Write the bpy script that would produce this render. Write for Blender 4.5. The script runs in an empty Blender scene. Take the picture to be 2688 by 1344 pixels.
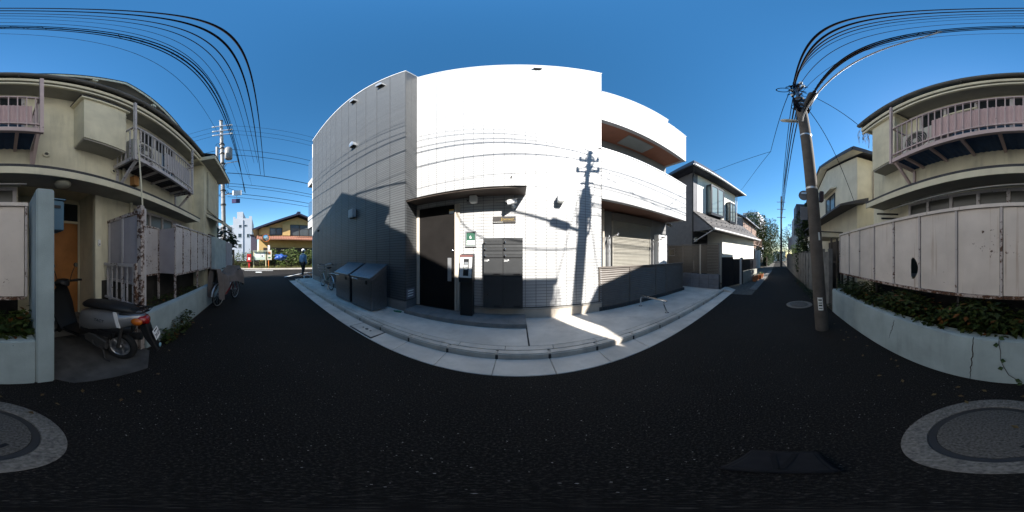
import bpy, bmesh, math, random
from mathutils import Vector, Matrix, Euler
sc = bpy.context.scene
COL = sc.collection
R = math.radians
random.seed(7)

# ------------------------------------------------------------------ camera, sky, sun, exposure
EYE = 1.35                                   # lens height above the asphalt
cam_data = bpy.data.cameras.new('camera')
cam_data.type = 'PANO'
if hasattr(cam_data, 'panorama_type'):
    cam_data.panorama_type = 'EQUIRECTANGULAR'
else:
    cam_data.cycles.panorama_type = 'EQUIRECTANGULAR'
cam_data.clip_start = 0.02
cam_data.clip_end = 2000
cam = bpy.data.objects.new('camera', cam_data)
COL.objects.link(cam)
cam.location = (0, 0, EYE)
cam.rotation_euler = (R(90), 0, R(2.0))
sc.camera = cam

SUNV = Vector((0.453, -1.0, 0.822)).normalized()      # towards the sun
SUN_EL = math.asin(SUNV.z)
SUN_AZ = math.atan2(SUNV.x, SUNV.y)
world = bpy.data.worlds.new('World')
sc.world = world
world.use_nodes = True
wn = world.node_tree
wn.nodes.clear()
sky = wn.nodes.new('ShaderNodeTexSky')
sky.sky_type = 'NISHITA'
sky.sun_disc = False
sky.sun_elevation = SUN_EL
sky.sun_rotation = SUN_AZ
sky.altitude = 0
sky.air_density = 1.0
sky.dust_density = 0.12
sky.ozone_density = 1.1
bg = wn.nodes.new('ShaderNodeBackground')
bg.inputs[1].default_value = 0.078
wo = wn.nodes.new('ShaderNodeOutputWorld')
hsv = wn.nodes.new('ShaderNodeHueSaturation')          # the clear deep blue of the day, whole dome alike
hsv.inputs['Saturation'].default_value = 1.34
hsv.inputs['Hue'].default_value = 0.494
wn.links.new(sky.outputs[0], hsv.inputs['Color'])
wn.links.new(hsv.outputs[0], bg.inputs[0])
wn.links.new(bg.outputs[0], wo.inputs[0])

sun_data = bpy.data.lights.new('sun', 'SUN')
sun_data.energy = 4.3
sun_data.angle = R(0.53)
sun_data.color = (1.0, 0.955, 0.89)
sun = bpy.data.objects.new('sun', sun_data)
COL.objects.link(sun)
sun.location = SUNV * 60
sun.rotation_euler = SUNV.to_track_quat('Z', 'Y').to_euler()

sc.view_settings.view_transform = 'Standard'
sc.view_settings.look = 'None'
sc.view_settings.gamma = 1.0
sc.view_settings.exposure = 1.58
sc.render.engine = 'CYCLES'
sc.cycles.use_denoising = True
sc.cycles.max_bounces = 8
sc.cycles.diffuse_bounces = 4

# ------------------------------------------------------------------ photo pixel -> place
def pdir(u, v):
    az = R((u - 1344) * 360 / 2688 - 2.0)
    el = R((672 - v) * 180 / 1344)
    return (math.sin(az) * math.cos(el), math.cos(az) * math.cos(el), math.sin(el))
def on_z(u, v, z=0.0):
    a = pdir(u, v); t = (z - EYE) / a[2]
    return Vector((a[0] * t, a[1] * t, z))
def on_y(u, v, y):
    a = pdir(u, v); t = y / a[1]
    return Vector((a[0] * t, y, EYE + a[2] * t))
def on_x(u, v, x):
    a = pdir(u, v); t = x / a[0]
    return Vector((x, a[1] * t, EYE + a[2] * t))

# ------------------------------------------------------------------ materials
MATS = {}
def nodes_of(name):
    m = bpy.data.materials.new(name)
    m.use_nodes = True
    nt = m.node_tree
    b = nt.nodes['Principled BSDF']
    return m, nt, b
def N(nt, t, **kw):
    n = nt.nodes.new(t)
    for k, v in kw.items():
        if k.startswith('i_'):
            n.inputs[k[2:].replace('_', ' ')].default_value = v
        else:
            setattr(n, k, v)
    return n
def L(nt, a, b): nt.links.new(a, b)
def rgba(c): return (c[0], c[1], c[2], 1.0)
def mixc(nt, fac, a, b, blend='MIX'):
    n = nt.nodes.new('ShaderNodeMix'); n.data_type = 'RGBA'; n.blend_type = blend
    for s, v in ((n.inputs[0], fac), (n.inputs[6], a), (n.inputs[7], b)):
        if hasattr(v, 'is_output'): L(nt, v, s)
        else: s.default_value = v if not isinstance(v, tuple) or len(v) == 4 else rgba(v)
    return n.outputs[2]
def ramp(nt, src, p0, p1, c0=(0, 0, 0), c1=(1, 1, 1)):
    r = nt.nodes.new('ShaderNodeValToRGB')
    r.color_ramp.elements[0].position = p0; r.color_ramp.elements[0].color = rgba(c0)
    r.color_ramp.elements[1].position = p1; r.color_ramp.elements[1].color = rgba(c1)
    L(nt, src, r.inputs[0]); return r.outputs[0]
def noise(nt, scale, detail=4, rough=.55, vec=None, dist=0):
    n = N(nt, 'ShaderNodeTexNoise', i_Scale=scale, i_Detail=detail, i_Roughness=rough, i_Distortion=dist)
    if vec is None:
        g = N(nt, 'ShaderNodeNewGeometry'); vec = g.outputs['Position']
    L(nt, vec, n.inputs['Vector']); return n.outputs['Fac']
def bumpn(nt, b, h, strength, dist=.01):
    n = N(nt, 'ShaderNodeBump', i_Strength=strength, i_Distance=dist)
    L(nt, h, n.inputs['Height']); L(nt, n.outputs[0], b.inputs['Normal'])
def stretched(nt, sx, sy, sz):
    g = N(nt, 'ShaderNodeNewGeometry')
    m = N(nt, 'ShaderNodeMapping'); m.inputs['Scale'].default_value = (sx, sy, sz)
    L(nt, g.outputs['Position'], m.inputs['Vector']); return m.outputs[0]

def plain(name, col=None, rough=.6, var=.18, scale=5., bump=0., bscale=90., metal=0., spec=.4, grime=.0, coat=0.):
    """painted / cast surface: mottled colour, fine relief, optional vertical grime streaks"""
    if name in MATS: return MATS[name]
    m, nt, b = nodes_of(name)
    f = noise(nt, scale, 5)
    dark = tuple(c * (1 - var) for c in col); lite = tuple(min(1, c * (1 + var)) for c in col)
    c = mixc(nt, ramp(nt, f, .3, .7), dark, lite)
    if grime:
        s = noise(nt, 1.0, 4, .6, stretched(nt, 9, 9, .9))
        g2 = noise(nt, 1.7, 3)
        mm = N(nt, 'ShaderNodeMath', operation='MULTIPLY'); L(nt, ramp(nt, s, .48, .75), mm.inputs[0]); L(nt, ramp(nt, g2, .35, .7), mm.inputs[1])
        mg = N(nt, 'ShaderNodeMath', operation='MULTIPLY'); L(nt, mm.outputs[0], mg.inputs[0]); mg.inputs[1].default_value = grime
        c = mixc(nt, mg.outputs[0], c, tuple(x * .35 for x in col))
    L(nt, c, b.inputs['Base Color'])
    b.inputs['Roughness'].default_value = rough
    b.inputs['Metallic'].default_value = metal
    b.inputs['Specular IOR Level'].default_value = spec
    if coat: b.inputs['Coat Weight'].default_value = coat
    if bump: bumpn(nt, b, noise(nt, bscale, 3), bump, .004)
    MATS[name] = m
    return m

def rusty(name, col=None, amount=.5, rough=.55, drip=.35):
    """old paint flaking to rust, with drip stains"""
    if name in MATS: return MATS[name]
    m, nt, b = nodes_of(name)
    base = mixc(nt, ramp(nt, noise(nt, 3.0, 5), .3, .7), tuple(c * .86 for c in col), tuple(c * 1.06 for c in col))
    spots = noise(nt, 22, 8, .68, None, .3)
    big = noise(nt, 2.1, 3)
    add = N(nt, 'ShaderNodeMath', operation='MULTIPLY_ADD'); L(nt, big, add.inputs[0]); add.inputs[1].default_value = .55; L(nt, spots, add.inputs[2])
    mask = ramp(nt, add.outputs[0], .98 - .2 * amount, 1.02 - .18 * amount)
    rc = mixc(nt, ramp(nt, noise(nt, 60, 4), .35, .65), (.018, .011, .009), (.13, .05, .02))
    c = mixc(nt, mask, base, rc)
    drips = ramp(nt, noise(nt, 1, 4, .6, stretched(nt, 16, 16, .55)), .62, .78)
    dm = N(nt, 'ShaderNodeMath', operation='MULTIPLY'); L(nt, drips, dm.inputs[0]); dm.inputs[1].default_value = drip
    c = mixc(nt, dm.outputs[0], c, (.26, .13, .05))
    L(nt, c, b.inputs['Base Color'])
    b.inputs['Roughness'].default_value = rough
    bumpn(nt, b, mask, .35, .003)
    MATS[name] = m
    return m

def tiled(name, col, mortar, bw, bh, gap=.0035, var=.05, rough=.45, bump=.6):
    """ceramic tile face, straight joints; the panels themselves are geometry"""
    if name in MATS: return MATS[name]
    m, nt, b = nodes_of(name)
    g = N(nt, 'ShaderNodeNewGeometry')
    s = N(nt, 'ShaderNodeSeparateXYZ'); L(nt, g.outputs['Position'], s.inputs[0])
    ad = N(nt, 'ShaderNodeMath', operation='ADD'); L(nt, s.outputs[0], ad.inputs[0]); L(nt, s.outputs[1], ad.inputs[1])
    cb = N(nt, 'ShaderNodeCombineXYZ'); L(nt, ad.outputs[0], cb.inputs[0]); L(nt, s.outputs[2], cb.inputs[1])
    t = N(nt, 'ShaderNodeTexBrick', offset=0.0, squash=1.0)
    t.inputs['Scale'].default_value = 1.0
    t.inputs['Brick Width'].default_value = bw
    t.inputs['Row Height'].default_value = bh
    t.inputs['Mortar Size'].default_value = gap
    t.inputs['Mortar Smooth'].default_value = .15
    t.inputs['Bias'].default_value = 0
    t.inputs['Color1'].default_value = rgba(tuple(c * (1 - var) for c in col))
    t.inputs['Color2'].default_value = rgba(tuple(min(1, c * (1 + var)) for c in col))
    t.inputs['Mortar'].default_value = rgba(mortar)
    L(nt, cb.outputs[0], t.inputs['Vector'])
    c = mixc(nt, ramp(nt, noise(nt, 2.2, 4), .35, .7), t.outputs['Color'], (.93, .93, .93), 'MULTIPLY')
    L(nt, c, b.inputs['Base Color'])
    b.inputs['Roughness'].default_value = rough
    inv = N(nt, 'ShaderNodeMath', operation='SUBTRACT'); inv.inputs[0].default_value = 1; L(nt, t.outputs['Fac'], inv.inputs[1])
    bumpn(nt, b, inv.outputs[0], bump, .004)
    MATS[name] = m
    return m

def asphalt():
    m, nt, b = nodes_of('asphalt')
    big = ramp(nt, noise(nt, .55, 4), .3, .72)
    base = mixc(nt, big, (.0042, .0037, .0032), (.0125, .0110, .0095))
    grain = noise(nt, 75, 4, .78)
    base = mixc(nt, ramp(nt, grain, .49, .68), base, (.052, .046, .040))
    g = N(nt, 'ShaderNodeNewGeometry')
    v = N(nt, 'ShaderNodeTexVoronoi', i_Scale=70.0); L(nt, g.outputs['Position'], v.inputs['Vector'])
    dots = ramp(nt, v.outputs['Distance'], .12, .22, (1, 1, 1), (0, 0, 0))
    vs = N(nt, 'ShaderNodeSeparateColor'); L(nt, v.outputs['Color'], vs.inputs[0])
    sel = ramp(nt, vs.outputs[0], .86, .90)
    mm = N(nt, 'ShaderNodeMath', operation='MULTIPLY'); L(nt, dots, mm.inputs[0]); L(nt, sel, mm.inputs[1])
    c = mixc(nt, mm.outputs[0], base, (.10, .092, .082))
    L(nt, c, b.inputs['Base Color'])
    b.inputs['Roughness'].default_value = .9
    b.inputs['Specular IOR Level'].default_value = .2
    bumpn(nt, b, grain, 1., .010)
    MATS['asphalt'] = m
    return m

def glass(name, col=(.02, .025, .03), rough=.05):
    if name in MATS: return MATS[name]
    m, nt, b = nodes_of(name)
    b.inputs['Base Color'].default_value = rgba(col)
    b.inputs['Roughness'].default_value = rough
    b.inputs['Specular IOR Level'].default_value = .7
    bumpn(nt, b, noise(nt, 1.3, 2), .05, .05)
    MATS[name] = m
    return m

def leafmat(name, c0=None, c1=None, c2=None, scale=1.6):
    if name in MATS: return MATS[name]
    m, nt, b = nodes_of(name)
    g = N(nt, 'ShaderNodeNewGeometry')
    rnd = g.outputs['Random Per Island']
    c = mixc(nt, rnd, c0, c1)
    if c2: c = mixc(nt, ramp(nt, rnd, .9, .93), c, c2)
    c = mixc(nt, ramp(nt, noise(nt, scale, 3), .35, .65), c, (.6, .6, .6), 'MULTIPLY')
    L(nt, c, b.inputs['Base Color'])
    b.inputs['Roughness'].default_value = .5
    b.inputs['Specular IOR Level'].default_value = .3
    tr = N(nt, 'ShaderNodeBsdfTranslucent'); L(nt, c, tr.inputs[0])
    mx = N(nt, 'ShaderNodeMixShader', i_Fac=.25)
    out = nt.nodes['Material Output']
    L(nt, b.outputs[0], mx.inputs[1]); L(nt, tr.outputs[0], mx.inputs[2]); L(nt, mx.outputs[0], out.inputs[0])
    MATS[name] = m
    return m

# ------------------------------------------------------------------ mesh building
class B:
    def __init__(s): s.v = []; s.f = []
    def add(s, vs, fs):
        o = len(s.v); s.v += [tuple(v) for v in vs]; s.f += [tuple(i + o for i in f) for f in fs]; return s
    def box(s, x0, x1, y0, y1, z0, z1):
        x0, x1 = min(x0, x1), max(x0, x1); y0, y1 = min(y0, y1), max(y0, y1); z0, z1 = min(z0, z1), max(z0, z1)
        return s.add([(x0, y0, z0), (x1, y0, z0), (x1, y1, z0), (x0, y1, z0), (x0, y0, z1), (x1, y0, z1), (x1, y1, z1), (x0, y1, z1)],
                     [(0, 3, 2, 1), (4, 5, 6, 7), (0, 1, 5, 4), (1, 2, 6, 5), (2, 3, 7, 6), (3, 0, 4, 7)])
    def obox(s, c, size, rot=(0, 0, 0)):
        M = Euler(rot).to_matrix(); c = Vector(c); hx, hy, hz = (a / 2 for a in size)
        vs = [c + M @ Vector(p) for p in ((-hx, -hy, -hz), (hx, -hy, -hz), (hx, hy, -hz), (-hx, hy, -hz), (-hx, -hy, hz), (hx, -hy, hz), (hx, hy, hz), (-hx, hy, hz))]
        return s.add(vs, [(0, 3, 2, 1), (4, 5, 6, 7), (0, 1, 5, 4), (1, 2, 6, 5), (2, 3, 7, 6), (3, 0, 4, 7)])
    def beam(s, a, b, w, h):
        """rectangular bar from a to b, w across, h up"""
        a, b = Vector(a), Vector(b); d = (b - a).normalized()
        up = Vector((0, 0, 1)) if abs(d.z) < .95 else Vector((0, 1, 0))
        sx = d.cross(up).normalized() * w / 2; sz = sx.cross(d).normalized() * h / 2
        vs = [a - sx - sz, a + sx - sz, a + sx + sz, a - sx + sz, b - sx - sz, b + sx - sz, b + sx + sz, b - sx + sz]
        return s.add(vs, [(0, 1, 2, 3), (7, 6, 5, 4), (0, 4, 5, 1), (1, 5, 6, 2), (2, 6, 7, 3), (3, 7, 4, 0)])
    def prism(s, pts, axis, a, b):
        """closed outline pts (2-D) swept along axis 'x','y' or 'z' from a to b"""
        n = len(pts)
        def P(p, t): return {'x': (t, p[0], p[1]), 'y': (p[0], t, p[1]), 'z': (p[0], p[1], t)}[axis]
        vs = [P(p, a) for p in pts] + [P(p, b) for p in pts]
        fs = [tuple(range(n - 1, -1, -1)), tuple(range(n, 2 * n))] + [(i, (i + 1) % n, n + (i + 1) % n, n + i) for i in range(n)]
        return s.add(vs, fs)
    def tube(s, pts, r, n=8, cap=True, r2=None):
        pts = [Vector(p) for p in pts]; rings = []
        m = len(pts); prev = None
        for i, p in enumerate(pts):
            d = (pts[min(i + 1, m - 1)] - pts[max(i - 1, 0)]).normalized()
            if prev is None:
                up = Vector((0, 0, 1)) if abs(d.z) < .9 else Vector((0, 1, 0))
                sx = d.cross(up).normalized()
            else:
                sx = (prev - d * prev.dot(d)).normalized()
            prev = sx; sy = d.cross(sx)
            rr = r[i] if isinstance(r, (list, tuple)) else (r if r2 is None else r + (r2 - r) * i / (m - 1))
            rings.append([p + (sx * math.cos(2 * math.pi * k / n) + sy * math.sin(2 * math.pi * k / n)) * rr for k in range(n)])
        return s.loft(rings, cap)
    def loft(s, rings, cap=True, close=True):
        n = len(rings[0]); vs = [v for r_ in rings for v in r_]; fs = []
        for i in range(len(rings) - 1):
            for k in range(n if close else n - 1):
                a = i * n + k; b2 = i * n + (k + 1) % n
                fs.append((a, b2, b2 + n, a + n))
        if cap:
            fs.append(tuple(range(n - 1, -1, -1))); fs.append(tuple(range((len(rings) - 1) * n, len(rings) * n)))
        return s.add(vs, fs)
    def ball(s, c, rx, ry=None, rz=None, n=16, m=10, z0=-1., z1=1.):
        ry = ry or rx; rz = rz or rx; rings = []
        for i in range(m + 1):
            t = math.asin(max(-1, min(1, z0 + (z1 - z0) * i / m))) if False else (-math.pi / 2 + math.pi * i / m)
            zz = math.sin(t); q = max(math.cos(t), .02)
            rings.append([(c[0] + rx * q * math.cos(2 * math.pi * k / n), c[1] + ry * q * math.sin(2 * math.pi * k / n), c[2] + rz * zz) for k in range(n)])
        return s.loft(rings)
    def torus(s, c, Rr, r, axis='y', n=28, m=10):
        vs = []; fs = []
        for i in range(n):
            a = 2 * math.pi * i / n
            for k in range(m):
                t = 2 * math.pi * k / m; q = Rr + r * math.cos(t); w = r * math.sin(t)
                p = {'y': (q * math.cos(a), w, q * math.sin(a)), 'z': (q * math.cos(a), q * math.sin(a), w), 'x': (w, q * math.cos(a), q * math.sin(a))}[axis]
                vs.append((c[0] + p[0], c[1] + p[1], c[2] + p[2]))
                fs.append((i * m + k, ((i + 1) % n) * m + k, ((i + 1) % n) * m + (k + 1) % m, i * m + (k + 1) % m))
        return s.add(vs, fs)
    def lathe(s, prof, c, axis='z', n=20):
        """profile [(radius, along axis)]"""
        rings = []
        for r_, h in prof:
            ring = []
            for k in range(n):
                a = 2 * math.pi * k / n; p, q = r_ * math.cos(a), r_ * math.sin(a)
                o = {'z': (p, q, h), 'y': (p, h, q), 'x': (h, p, q)}[axis]
                ring.append((c[0] + o[0], c[1] + o[1], c[2] + o[2]))
            rings.append(ring)
        return s.loft(rings)
    def move(s, M):
        s.v = [tuple(M @ Vector(v)) for v in s.v]; return s
    def mesh(s, name, off=None, smooth=None, bevel=0, seg=1):
        me = bpy.data.meshes.new(name)
        vs = s.v if off is None else [(v[0] - off[0], v[1] - off[1], v[2] - off[2]) for v in s.v]
        me.from_pydata(vs, [], s.f)
        bm = bmesh.new(); bm.from_mesh(me)
        if len(bm.faces) < 40000: bmesh.ops.recalc_face_normals(bm, faces=bm.faces)
        if bevel:
            ed = [e for e in bm.edges if len(e.link_faces) == 2 and e.calc_face_angle(0) > .5]
            bmesh.ops.bevel(bm, geom=ed, offset=bevel, segments=seg, affect='EDGES', clamp_overlap=True)
        bm.to_mesh(me); bm.free()
        if smooth is not None:
            for p in me.polygons: p.use_smooth = True
            me.set_sharp_from_angle(angle=R(smooth))
        return me

ORD = ('first', 'second', 'third', 'fourth', 'fifth', 'sixth', 'seventh', 'eighth', 'ninth', 'tenth')
ORG = {}          # object name -> world origin to subtract (None: coordinates are local)
def obj(name, b, mat, parent=None, smooth=None, bevel=0, seg=1):
    off = ORG.get(parent.name) if parent else None
    me = b if isinstance(b, bpy.types.Mesh) else b.mesh(name, off, smooth, bevel, seg)
    if mat is not None and not me.materials: me.materials.append(mat)
    o = bpy.data.objects.new(name, me); COL.objects.link(o)
    if parent:
        o.parent = parent
        ORG[o.name] = off
    return o
def rep(name, mesh, mat, parent, places):
    """alike pieces sharing one mesh; places are in the same frame as the parent's other parts"""
    off = ORG.get(parent.name) or (0, 0, 0)
    if not mesh.materials: mesh.materials.append(mat)
    out = []
    for p in places:
        o = bpy.data.objects.new(name, mesh); COL.objects.link(o); o.parent = parent
        o.location = (p[0] - off[0], p[1] - off[1], p[2] - off[2]); out.append(o)
        ORG[o.name] = ORG.get(parent.name)
    return out
def tag(o, label, cat, group=None, kind=None):
    if label: o['label'] = label
    if cat: o['category'] = cat
    if group: o['group'] = group
    if kind: o['kind'] = kind
    return o
def thing(name, label, cat, loc=(0, 0, 0), rz=None, group=None):
    """Empty at a thing's base. rz given: parts are in the thing's own frame; else parts are in place coordinates"""
    o = bpy.data.objects.new(name, None); COL.objects.link(o)
    o.location = loc; o.empty_display_size = .2
    if rz is not None:
        o.rotation_euler = (0, 0, rz); ORG[o.name] = None
    else:
        ORG[o.name] = tuple(loc)
    return tag(o, label, cat, group)
def single(name, b, mat, label, cat, group=None, kind=None, smooth=None, bevel=0, seg=1):
    """a thing that is one mesh, origin at its base centre"""
    xs = [v[0] for v in b.v]; ys = [v[1] for v in b.v]; zs = [v[2] for v in b.v]
    c = ((min(xs) + max(xs)) / 2, (min(ys) + max(ys)) / 2, min(zs))
    me = b.mesh(name, c, smooth, bevel, seg); me.materials.append(mat)
    o = bpy.data.objects.new(name, me); COL.objects.link(o); o.location = c
    ORG[o.name] = c
    return tag(o, label, cat, group, kind)
def struct(name, b, mat, smooth=None, bevel=0):
    o = obj(name, b, mat, None, smooth, bevel); o['kind'] = 'structure'; ORG[o.name] = (0, 0, 0); return o
def copy_tree(o, parent=None):
    c = o.copy(); COL.objects.link(c); c.parent = parent
    for ch in list(o.children): copy_tree(ch, c)
    return c
def textmesh(body, size, extrude=.0008, align='CENTER', shear=0):
    cu = bpy.data.curves.new('lettering', 'FONT'); cu.body = body; cu.size = size; cu.extrude = extrude
    cu.align_x = align; cu.align_y = 'CENTER'; cu.shear = shear
    o = bpy.data.objects.new('lettering', cu); COL.objects.link(o)
    bpy.context.view_layer.update()
    me = bpy.data.meshes.new_from_object(o.evaluated_get(bpy.context.evaluated_depsgraph_get()))
    bpy.data.objects.remove(o)
    return me
def lettering(body, size, M, mat, parent, shear=0, name='lettering'):
    """flat raised letters; M places the text plane (x right, y up) in the parent's frame"""
    me = textmesh(body, size, shear=shear)
    off = ORG.get(parent.name)
    me.transform(M)
    if off: me.transform(Matrix.Translation((-off[0], -off[1], -off[2])))
    me.materials.clear(); me.materials.append(mat)
    o = bpy.data.objects.new(name, me); COL.objects.link(o); o.parent = parent; return o
FACE_S = Matrix.Rotation(R(90), 4, 'X')          # text upright, facing -y

# foliage ---------------------------------------------------------
def leaf(b, p, d, up, l, w):
    """one folded leaf from p along d"""
    d = d.normalized(); sx = d.cross(up)
    if sx.length < 1e-4: sx = d.cross(Vector((1, 0, 0)))
    sx = sx.normalized(); n = sx.cross(d)
    b.add([p, p + d * l * .45 + sx * w / 2 + n * w * .15, p + d * l, p + d * l * .45 - sx * w / 2 + n * w * .15, p + d * l * .5],
          [(0, 1, 4), (1, 2, 4), (2, 3, 4), (3, 0, 4)])
def rv(rng):
    while True:
        v = Vector((rng.uniform(-1, 1), rng.uniform(-1, 1), rng.uniform(-1, 1)))
        if .05 < v.length < 1: return v
def cloud(b, rng, c, rad, n, size, flat=.5):
    """leaves scattered through an ellipsoid, denser near its skin"""
    for _ in range(n):
        v = rv(rng); q = v.length; v = v / q * (q ** .45)
        p = Vector((c[0] + v.x * rad[0], c[1] + v.y * rad[1], c[2] + v.z * rad[2]))
        d = (v * .6 + rv(rng)); d.z = d.z * flat - .25
        leaf(b, p, d, Vector((rng.uniform(-.6, .6), rng.uniform(-.6, .6), 1)), size * rng.uniform(.6, 1.3), size * rng.uniform(.4, .7))
def tree(name, label, base, height, crown, n, size, lm, bark, seed, group=None, blobs=9, trunk_r=.12, low=.35):
    rng = random.Random(seed)
    t = thing(name, label, 'tree', base, None, group)
    tb = B(); top = Vector(base) + Vector((0, 0, height * .75))
    pts = [Vector(base) + (top - Vector(base)) * k / 5 + Vector((rng.uniform(-.06, .06), rng.uniform(-.06, .06), 0)) * (k > 0) * height * .2 for k in range(6)]
    tb.tube(pts, trunk_r, 8, True, trunk_r * .3)
    cb = B()
    for k in range(blobs):
        a = 2 * math.pi * k / blobs * 1.618 * 2; q = rng.uniform(.25, .8)
        c = Vector(base) + Vector((math.cos(a) * crown[0] * q, math.sin(a) * crown[1] * q, height * (low + (1 - low) * ((k + .5) / blobs) * .92)))
        s0 = pts[min(5, 2 + k * 3 // blobs)]
        tb.tube([s0, (s0 + c) / 2 + Vector((0, 0, .05)), c], trunk_r * .35, 5, True, trunk_r * .1)
        sh = 1 - .45 * (k / blobs)
        cloud(cb, rng, c, (crown[0] * .55 * sh, crown[1] * .55 * sh, height * (1 - low) * .26), n // blobs, size)
    obj('trunk', tb, bark, t, 50); obj('crown', cb, lm, t)
    return t

# ------------------------------------------------------------------ palette
ASPH = asphalt()
CONC = plain('concrete', (.52, .475, .415), .85, .22, 3., .45, 120, grime=.5)
CONC2 = plain('concrete_slab', (.56, .515, .455), .85, .18, 2.2, .4, 140, grime=.3)
OLDCONC = plain('old_concrete', (.16, .155, .145), .9, .35, 4., .5, 60, grime=.5)
DARKJ = plain('joint', (.05, .05, .05), .9)
WTILE = tiled('white_tile', (.45, .45, .447), (.17, .17, .173), .205, .0605, .0052)
GTILE = tiled('grey_tile', (.082, .086, .089), (.012, .013, .014), .4745, .0605, .0062, .07, .5)
WPANEL = plain('white_panel', (.45, .45, .447), .5, .03, 2., .05)
TRIMW = plain('white_trim', (.6, .6, .6), .4, .03)
ALU = plain('aluminium', (.55, .56, .57), .35, .06, 8, metal=.75)
STEEL = plain('stainless', (.22, .225, .24), .33, .12, 20, .12, 40, metal=.9)
CHROME = plain('chrome', (.7, .7, .7), .12, .03, metal=1.)
DARKM = plain('dark_metal', (.035, .033, .032), .45, .1, 8)
BLACKP = plain('black_plastic', (.012, .012, .013), .45, .1, 9)
RUBBER = plain('rubber', (.012, .012, .012), .8, .15, 20, .2, 80)
MAILG = plain('mailbox_grey', (.06, .062, .064), .42, .06, 9, metal=.4)
DOORM = plain('door_dark', (.014, .0127, .012), .8, .15, 3, spec=.06)
BEIGEF = plain('beige_frame', (.50, .45, .38), .45, .05)
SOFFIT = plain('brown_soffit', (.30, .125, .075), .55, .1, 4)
BROWNF = plain('brown_slat', (.135, .118, .104), .45, .1, 6)
SHUT = plain('shutter', (.31, .295, .255), .5, .06)
STEPT = plain('step_tile', (.20, .19, .18), .7, .15, 6, .2)
PLINTH = plain('plinth', (.44, .39, .33), .7, .1, 5, .2)
GLASSD = glass('dark_glass')
GLASSB = glass('blue_glass', (.05, .11, .2), .12)
GOLD = plain('gold', (.62, .45, .16), .35, .05, metal=.4)
WHITE = plain('white_paint', (.78, .78, .77), .5, .05)
PAPER = plain('paper', (.75, .76, .72), .8, .05)
GREENB = plain('green_board', (.04, .15, .08), .5, .1)

# ------------------------------------------------------------------ ground
XE, XW = 5.75, -9.0                     # our pavement's ends
b = B(); b.box(-170, 170, -170, 170, -.6, -.03)
struct('ground', b, plain('soil', (.10, .085, .065), .95, .3, 1.2, .5, 12))
b = B()
def flat(b, pts, z=0.0):
    b.add([(p[0], p[1], z) for p in pts], [tuple(range(len(pts)))])
flat(b, [(-9.2, -1.36), (5.5, -1.36), (5.5, 1.48), (-9.2, 1.48)])
flat(b, [(5.5, -1.36), (9, -1.40), (15, -1.5), (60, -2.6), (60, -.9), (14.8, .18), (5.5, .75)])
flat(b, [(-16.1, -70), (-9.2, -70), (-9.2, -1.36), (-9.2, 1.48), (-9.2, 70), (-16.1, 70)])
struct('road', b, ASPH)

GAP = .005
kerb = struct('kerb', B().box(XW, XE, 1.815, 1.905, -.1, .07), DARKJ)
kb = B().box(0, .6 - GAP, 0, .105, -.1, .1).mesh('kerb_stone', None, None, .014, 2)
rep('kerb_stone', kb, CONC, kerb, [(-.234 + .6 * k, 1.812, 0) for k in range(-14, 10)])
kb2 = B().box(0, .105, 0, .6 - GAP, -.1, .1).mesh('kerb_stone', None, None, .014, 2)
rep('kerb_stone', kb2, CONC, kerb, [(-8.78, 1.93 + .6 * k, 0) for k in range(9)])
gut = struct('gutter', B().box(XW + .25, 5.72, 1.485, 1.80, -.15, -.01), DARKJ)
gb = B().box(0, .6 - GAP, 0, .326, -.12, .006)
gb.v = [(v[0], v[1], v[2] + (.012 if v[1] > .1 and v[2] > 0 else 0)) for v in gb.v]
rep('gutter_slab', gb.mesh('gutter_slab', None, None, .006), CONC2, gut, [(-.237 + .6 * k, 1.482, 0) for k in range(-14, 10)])
# raised pavement: edging blocks, then poured slabs parted by the dark slot
pave = struct('pavement', B().box(-8.6, XE, 1.925, 3.6, -.1, .085), DARKJ)
eb = B().box(0, .585 - GAP, 0, .1, 0, .1).mesh('edging_block', None, None, .004)
rep('edging_block', eb, CONC, pave, [(-.148 + .585 * k, 1.922, 0) for k in range(-14, 10)])
for x0, x1 in ((-8.66, -5.6), (-5.595, -2.9), (-2.895, .132), (.154, 2.9), (2.905, XE)):
    obj('slab', B().box(x0, x1, 2.027, 3.6, 0, .1), CONC2, pave, None, .003)
obj('slab', B().box(-8.66, -8.40, 3.604, 7.4, 0, .1), CONC2, pave)
obj('end_slope', B().prism([(1.48, .004), (1.93, .004), (1.93, .1), (1.81, .1)], 'x', XE + .004, XE + .5), CONC, pave)
# landing step in front of the door
st = struct('landing', B().box(-2.2, .135, 2.63, 3.11, .1, .178), STEPT)
for k in range(8):
    x0 = -2.20 + k * .293
    obj('step_tile', B().box(x0 + .002, x0 + .290, 2.618, 3.105, .1, .186), STEPT, st, None, .003)

# old verge beside the alley beyond our pavement
b = B(); flat(b, [(5.5, .75), (14.8, .18), (60, -.9), (60, .6), (14.8, 1.35), (6.3, 2.0), (5.5, 1.48)], -.008)
struct('verge', b, plain('verge_gravel', (.085, .08, .07), .95, .45, 9, .8, 50))
vg = struct('verge_gutter', B().box(6.32, 6.34, .9, .91, -.1, -.05), CONC)
for k in range(14):
    x = 6.4 + k * .62; y = .70 - (x - 5.5) * .0613
    obj('gutter_slab', B().obox((x + .3, y + .16, -.035), (.6, .3, .1), (0, 0, -.061)), OLDCONC, vg)

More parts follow.
